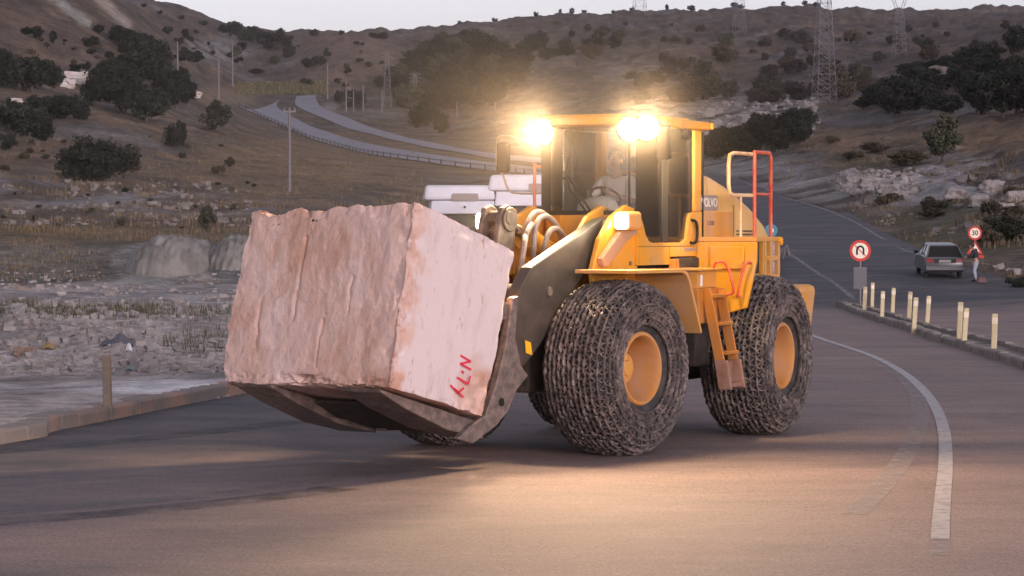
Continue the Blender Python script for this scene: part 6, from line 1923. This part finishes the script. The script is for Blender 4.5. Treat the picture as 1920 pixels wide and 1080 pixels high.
# ------------------------------------------------------------------ two white lorries parked behind the block
M['lorry'] = nmat('white lorry paint', (.66, .65, .70), .35, var=(.58, .56, .60), vscale=1.2)
M['lorry_dark'] = nmat('lorry dark glass', (.035, .026, .022), .5)
M['lorry_trim'] = nmat('lorry beige panel', (.30, .24, .22), .6)
def make_lorry(x, y, ztop, rz, label, slotx, dark_corner):
    z0 = float(zat(np.array([x]), np.array([y]))[0]); H = ztop - z0
    root = empty('lorry', (x, y, z0), rz)      # front towards -y
    tag(root, label, 'lorry')
    mb = MB(); mb.box((-1.22, 0.05, .75), (1.22, 2.1, H - .98)); cb = mb.build('cab', M['lorry'], root, bevel=.12)
    mb = MB()    # roof fairing with the visor below it
    mb.hexa([(-1.24, -.02, H - .50), (1.24, -.02, H - .50), (1.24, 2.1, H - .50), (-1.24, 2.1, H - .50), (-1.17, .10, H), (1.17, .10, H), (1.10, 2.0, H + .05), (-1.10, 2.0, H + .05)])
    mb.build('roof_fairing', M['lorry'], root, bevel=.10)
    mb = MB(); mb.hexa([(-1.02, -.10, H - .98), (1.20, -.10, H - .98), (1.20, 1.9, H - .98), (-1.02, 1.9, H - .98), (-.98, .02, H - .515), (1.20, .02, H - .515), (1.20, 1.9, H - .515), (-.98, 1.9, H - .515)])
    mb.build('cab_brow', M['lorry'], root, bevel=.05)
    mb = MB(); mb.prism_y(rrect(slotx, slotx + .92, H - .53, H - .27, .06), -.025, .30); mb.build('roof_window', M['lorry_trim'], root, bevel=.01)
    mb = MB(); mb.lathe_y([(0, -.03), (.04, -.03), (.04, .02)], 10, c=(slotx + .45, -.10, H - .74)); mb.build('badge', M['black'], root)
    mb = MB(); mb.box((-1.12, -.01, H - 1.85), (1.12, .08, H - 1.0)); mb.build('windscreen', M['lorry_dark'], root, bevel=.03)
    mb = MB(); mb.box((-1.0, -.05, 1.0), (1.0, .06, H - 2.0)); mb.build('grille', M['black'], root, bevel=.03)
    mb = MB(); mb.box((-1.24, -.15, .42), (1.24, .4, .98)); mb.build('bumper', M['lorry'], root, bevel=.06)
    for s in (-1, 1):
        mb = MB(); mb.prism_y(rrect(min(s * .72, s * 1.14), max(s * .72, s * 1.14), .62, .86, .05), -.17, -.14); mb.build('headlight', M['post_white'], root)
        mb = MB(); mb.box((s * 1.42 - .12, .0, H - 1.95), (s * 1.42 + .12, .16, H - 1.25)); mr_ = mb.build('mirror', M['lorry_dark'], root, bevel=.04)
        for yy in (1.2, 5.2, 6.5):
            mb = MB(); mb.lathe_z([(0, -.15), (.3, -.15), (.48, -.14), (.5, -.08), (.5, .08), (.48, .14), (.3, .15), (0, .15)], 24); mb.build('wheel', M['rubber'], root, loc=(s * 1.04, yy, .5), rot=(0, math.pi / 2, 0), smooth=40)
    mb = MB(); mb.box((-.45, .5, .65), (.45, 8.2, 1.0)); mb.build('chassis', M['dark'], root)
    mb = MB(); mb.box((-1.22, 2.6, 1.02), (1.22, 8.2, 1.28)); mb.build('flatbed', M['lorry_trim'], root, bevel=.03)
    return root
a1 = at(862, 348, 92.0); a2 = at(988, 328, 84.0)
make_lorry(a1.x, 92.0, a1.z, R(4), 'white lorry behind the block, the lower of the two, small slot window in its roof', -.28, 1)
make_lorry(a2.x, 84.0, a2.z, R(-3), 'taller white lorry half hidden behind the loader cab', .05, 1)

# ------------------------------------------------------------------ poles and pylons
M['concrete_pole'] = nmat('concrete pole', (.17, .15, .155), .9)
def pole(u, vt, vb, label, w=.14, arm=0):
    p = hit(u, vb, zat, y0=120); h = (vb - vt) * p.y / FPX
    root = empty('utility_pole', p)
    mb = MB(); mb.tube([(0, 0, -.3), (0, 0, h)], [w * 1.25, w * .8], 8); mb.build('pole', M['concrete_pole'], root, smooth=60)
    if arm:
        mb = MB(); mb.box((-arm / 2, -.06, h - .35), (arm / 2, .06, h - .22))
        for x in (-arm / 2 + .1, 0, arm / 2 - .1): mb.tube([(x, 0, h - .22), (x, 0, h + .05)], .05, 6)
        mb.build('cross_arm', M['galv'], root)
    tag(root, label, 'utility pole')
pole(333, 78, 160, 'thin pale utility pole in front of the dark left grove', .16)
pole(410, 103, 186, 'pale utility pole at the foot of the left grove', .17)
pole(436, 80, 161, 'pale utility pole just right of the pole at the foot of the left grove', .19)
pole(543, 203, 360, 'tall pale pole with short cross arm on the grass below the far road', .12, 1.1)
pole(614, 122, 186, 'pale pole beside the crest of the upper far road', .2)
pole(649, 150, 210, 'first pole of the close row right of the far road', .17); pole(663, 165, 210, 'shortest thin pole between two taller ones right of the far road', .13); pole(681, 160, 209, 'third pole of the close row right of the far road', .17)
pole(716, 168, 212, 'thin faint pole right of the close row by the far road', .13)
pole(857, 190, 220, 'short pale pole below the grove, left of the loader cab', .14); pole(928, 192, 228, 'short pale pole just above the lit left roof lamp', .14)
M['lattice'] = nmat('grey lattice steel', (.20, .19, .20), .7, .1)
def lattice(mb, z0, z1, w0, w1, n, t):
    for k in range(n):
        za, zb = z0 + (z1 - z0) * k / n, z0 + (z1 - z0) * (k + 1) / n
        wa, wb = w0 + (w1 - w0) * k / n, w0 + (w1 - w0) * (k + 1) / n
        ca = [(-wa, -wa, za), (wa, -wa, za), (wa, wa, za), (-wa, wa, za)]; cb = [(-wb, -wb, zb), (wb, -wb, zb), (wb, wb, zb), (-wb, wb, zb)]
        for i in range(4):
            j = (i + 1) % 4
            mb.tube([ca[i], cb[i]], t, 4); mb.tube([ca[i], cb[j]], t * .6, 4); mb.tube([ca[j], cb[i]], t * .6, 4); mb.tube([cb[i], cb[j]], t * .6, 4)
def pylon(u, vt, vb, wb_px, wt_px, label, arms=True, vee=False, t=.09, y0=200, Y=None):
    p = hit(u, vb, zat, y0=y0) if Y is None else at(u, vb, Y)
    if Y is not None: p.z = float(zat(np.array([p.x]), np.array([p.y]))[0])
    mpp = p.y / FPX; h = (vb - vt) * mpp
    root = empty('pylon', p, R(12))
    mb = MB()
    if vee:
        hn = h * .62; lattice(mb, 0, hn, wb_px * mpp / 2, wt_px * mpp / 2, 8, t)
        for s in (-1, 1):
            mb.tube([(s * wt_px * mpp / 2, 0, hn), (s * 26 * mpp, 0, h)], t * 1.1, 4); mb.tube([(s * wt_px * mpp * .1, 0, hn), (s * 20 * mpp, 0, h)], t * 1.1, 4)
            for k in range(5):
                f = k / 5; mb.tube([(s * (wt_px * mpp / 2 + (26 * mpp - wt_px * mpp / 2) * f), 0, hn + (h - hn) * f), (s * (20 * mpp) * (f + .2), 0, hn + (h - hn) * (f + .2))], t * .6, 4)
        mb.tube([(-40 * mpp, 0, h), (40 * mpp, 0, h)], t * 1.3, 4)
    else:
        lattice(mb, 0, h, wb_px * mpp / 2, wt_px * mpp / 2, max(5, int((vb - vt) / 18)), t)
    mb.build('tower', M['lattice'], root, fix=False)
    if arms and not vee:
        for k, f in enumerate((.97, .86, .75)):
            mb = MB(); L = wb_px * mpp * .9
            mb.tube([(-L, 0, h * f), (0, 0, h * f + .8), (L, 0, h * f)], t, 4); mb.tube([(-L, 0, h * f), (L, 0, h * f)], t, 4); mb.build('cross_arm', M['lattice'], root, fix=False)
    tag(root, label, 'pylon')
pylon(1545, -70, 196, 38, 14, 'tall grey lattice pylon rising from the slope above the thicket', t=.055)
pylon(1686, -30, 104, 22, 12, 'grey pylon with a wide V head on the right ridge', vee=True, t=.07)
pylon(1386, -60, 66, 22, 10, 'faint lattice pylon on the ridge above the lit roof lamps', t=.06)
pylon(1199, -60, 30, 24, 10, 'lattice pylon at the crest, leftmost of those on the right ridge', t=.08, y0=800)
pylon(726, 96, 202, 15, 5, 'small dark lattice pylon at the left edge of the grove', t=.035)
pylon(778, 138, 200, 12, 4, 'shorter small lattice pylon in front of the grove', t=.05)
# low posts of the guard fence along the pale carriageway
mb = MB()
gpts = walk([Vector((p.x, p.y, 0)) for p in LC_L3], 6.0)
fence_o = empty('guard_fence')
tag(fence_o, 'low dark guard fence along the lower edge of the pale far carriageway', 'fence')
prev = None
mbr = MB()
for q in gpts:
    s = Vector((-.5, -.9, 0)); q = q + s
    z = float(zat(np.array([q.x]), np.array([q.y]))[0])
    mb = MB(); mb.box((q.x - .08, q.y - .08, z - .1), (q.x + .08, q.y + .08, z + .8)); mb.build('post', M['dark'], fence_o)
    cur = Vector((q.x, q.y, z + .68))
    if prev is not None: mbr.tube([prev, cur], .09, 5)
    prev = cur
mbr.build('rail', M['galv'], fence_o)

# ------------------------------------------------------------------ haze and dust
def volume_mat(name, colr, dens, aniso):
    m = bpy.data.materials.new(name); m.use_nodes = True
    nt = m.node_tree; nt.nodes.clear()
    out = nt.nodes.new('ShaderNodeOutputMaterial'); pv = nt.nodes.new('ShaderNodeVolumePrincipled')
    pv.inputs['Color'].default_value = (*colr, 1); pv.inputs['Density'].default_value = dens; pv.inputs['Anisotropy'].default_value = aniso
    nt.links.new(pv.outputs[0], out.inputs['Volume'])
    return m, nt, pv
hm, hnt, hpv = volume_mat('evening haze', (.86, .80, .84), .00007, .2)
mb = MB(); mb.box((-4300, -4300, -3), (4300, 4300, 260)); hz = mb.build('haze', hm)
tag(hz, 'thin evening haze over the valley', 'haze', kind='stuff')
dm, dnt, dpv = volume_mat('lit dust', (.95, .86, .70), .0, .80)
tc = dnt.nodes.new('ShaderNodeTexCoord')
ln = dnt.nodes.new('ShaderNodeVectorMath'); ln.operation = 'LENGTH'
dnt.links.new(tc.outputs['Object'], ln.inputs[0])
fo = dnt.nodes.new('ShaderNodeMapRange'); fo.interpolation_type = 'SMOOTHERSTEP'; fo.inputs[1].default_value = 1.0; fo.inputs[2].default_value = .1; fo.inputs[3].default_value = 0; fo.inputs[4].default_value = 1
dnt.links.new(ln.outputs['Value'], fo.inputs[0])
dn = dnt.nodes.new('ShaderNodeTexNoise'); dn.inputs['Scale'].default_value = 3.0; dn.inputs['Detail'].default_value = 3
dnt.links.new(tc.outputs['Object'], dn.inputs['Vector'])
m1 = dnt.nodes.new('ShaderNodeMath'); m1.operation = 'MULTIPLY'; dnt.links.new(fo.outputs[0], m1.inputs[0]); dnt.links.new(dn.outputs[0], m1.inputs[1])
m2 = dnt.nodes.new('ShaderNodeMath'); m2.operation = 'MULTIPLY'; m2.inputs[1].default_value = .0135; dnt.links.new(m1.outputs[0], m2.inputs[0])
dnt.links.new(m2.outputs[0], dpv.inputs['Density'])
bm = bmesh.new(); bmesh.ops.create_icosphere(bm, subdivisions=4, radius=1.0)
me = bpy.data.meshes.new('dust_cloud'); bm.to_mesh(me); bm.free(); me.materials.append(dm)
dc = bpy.data.objects.new('dust_cloud', me); col.objects.link(dc)  # drifting dust, its scatter also standing in for lens bloom round the lamps
dc.location = (-1.9, 34.0, 4.1); dc.scale = (8.5, 6.0, 3.4)
tag(dc, 'golden dust hanging in the beams of the roof lamps', 'dust', kind='stuff')
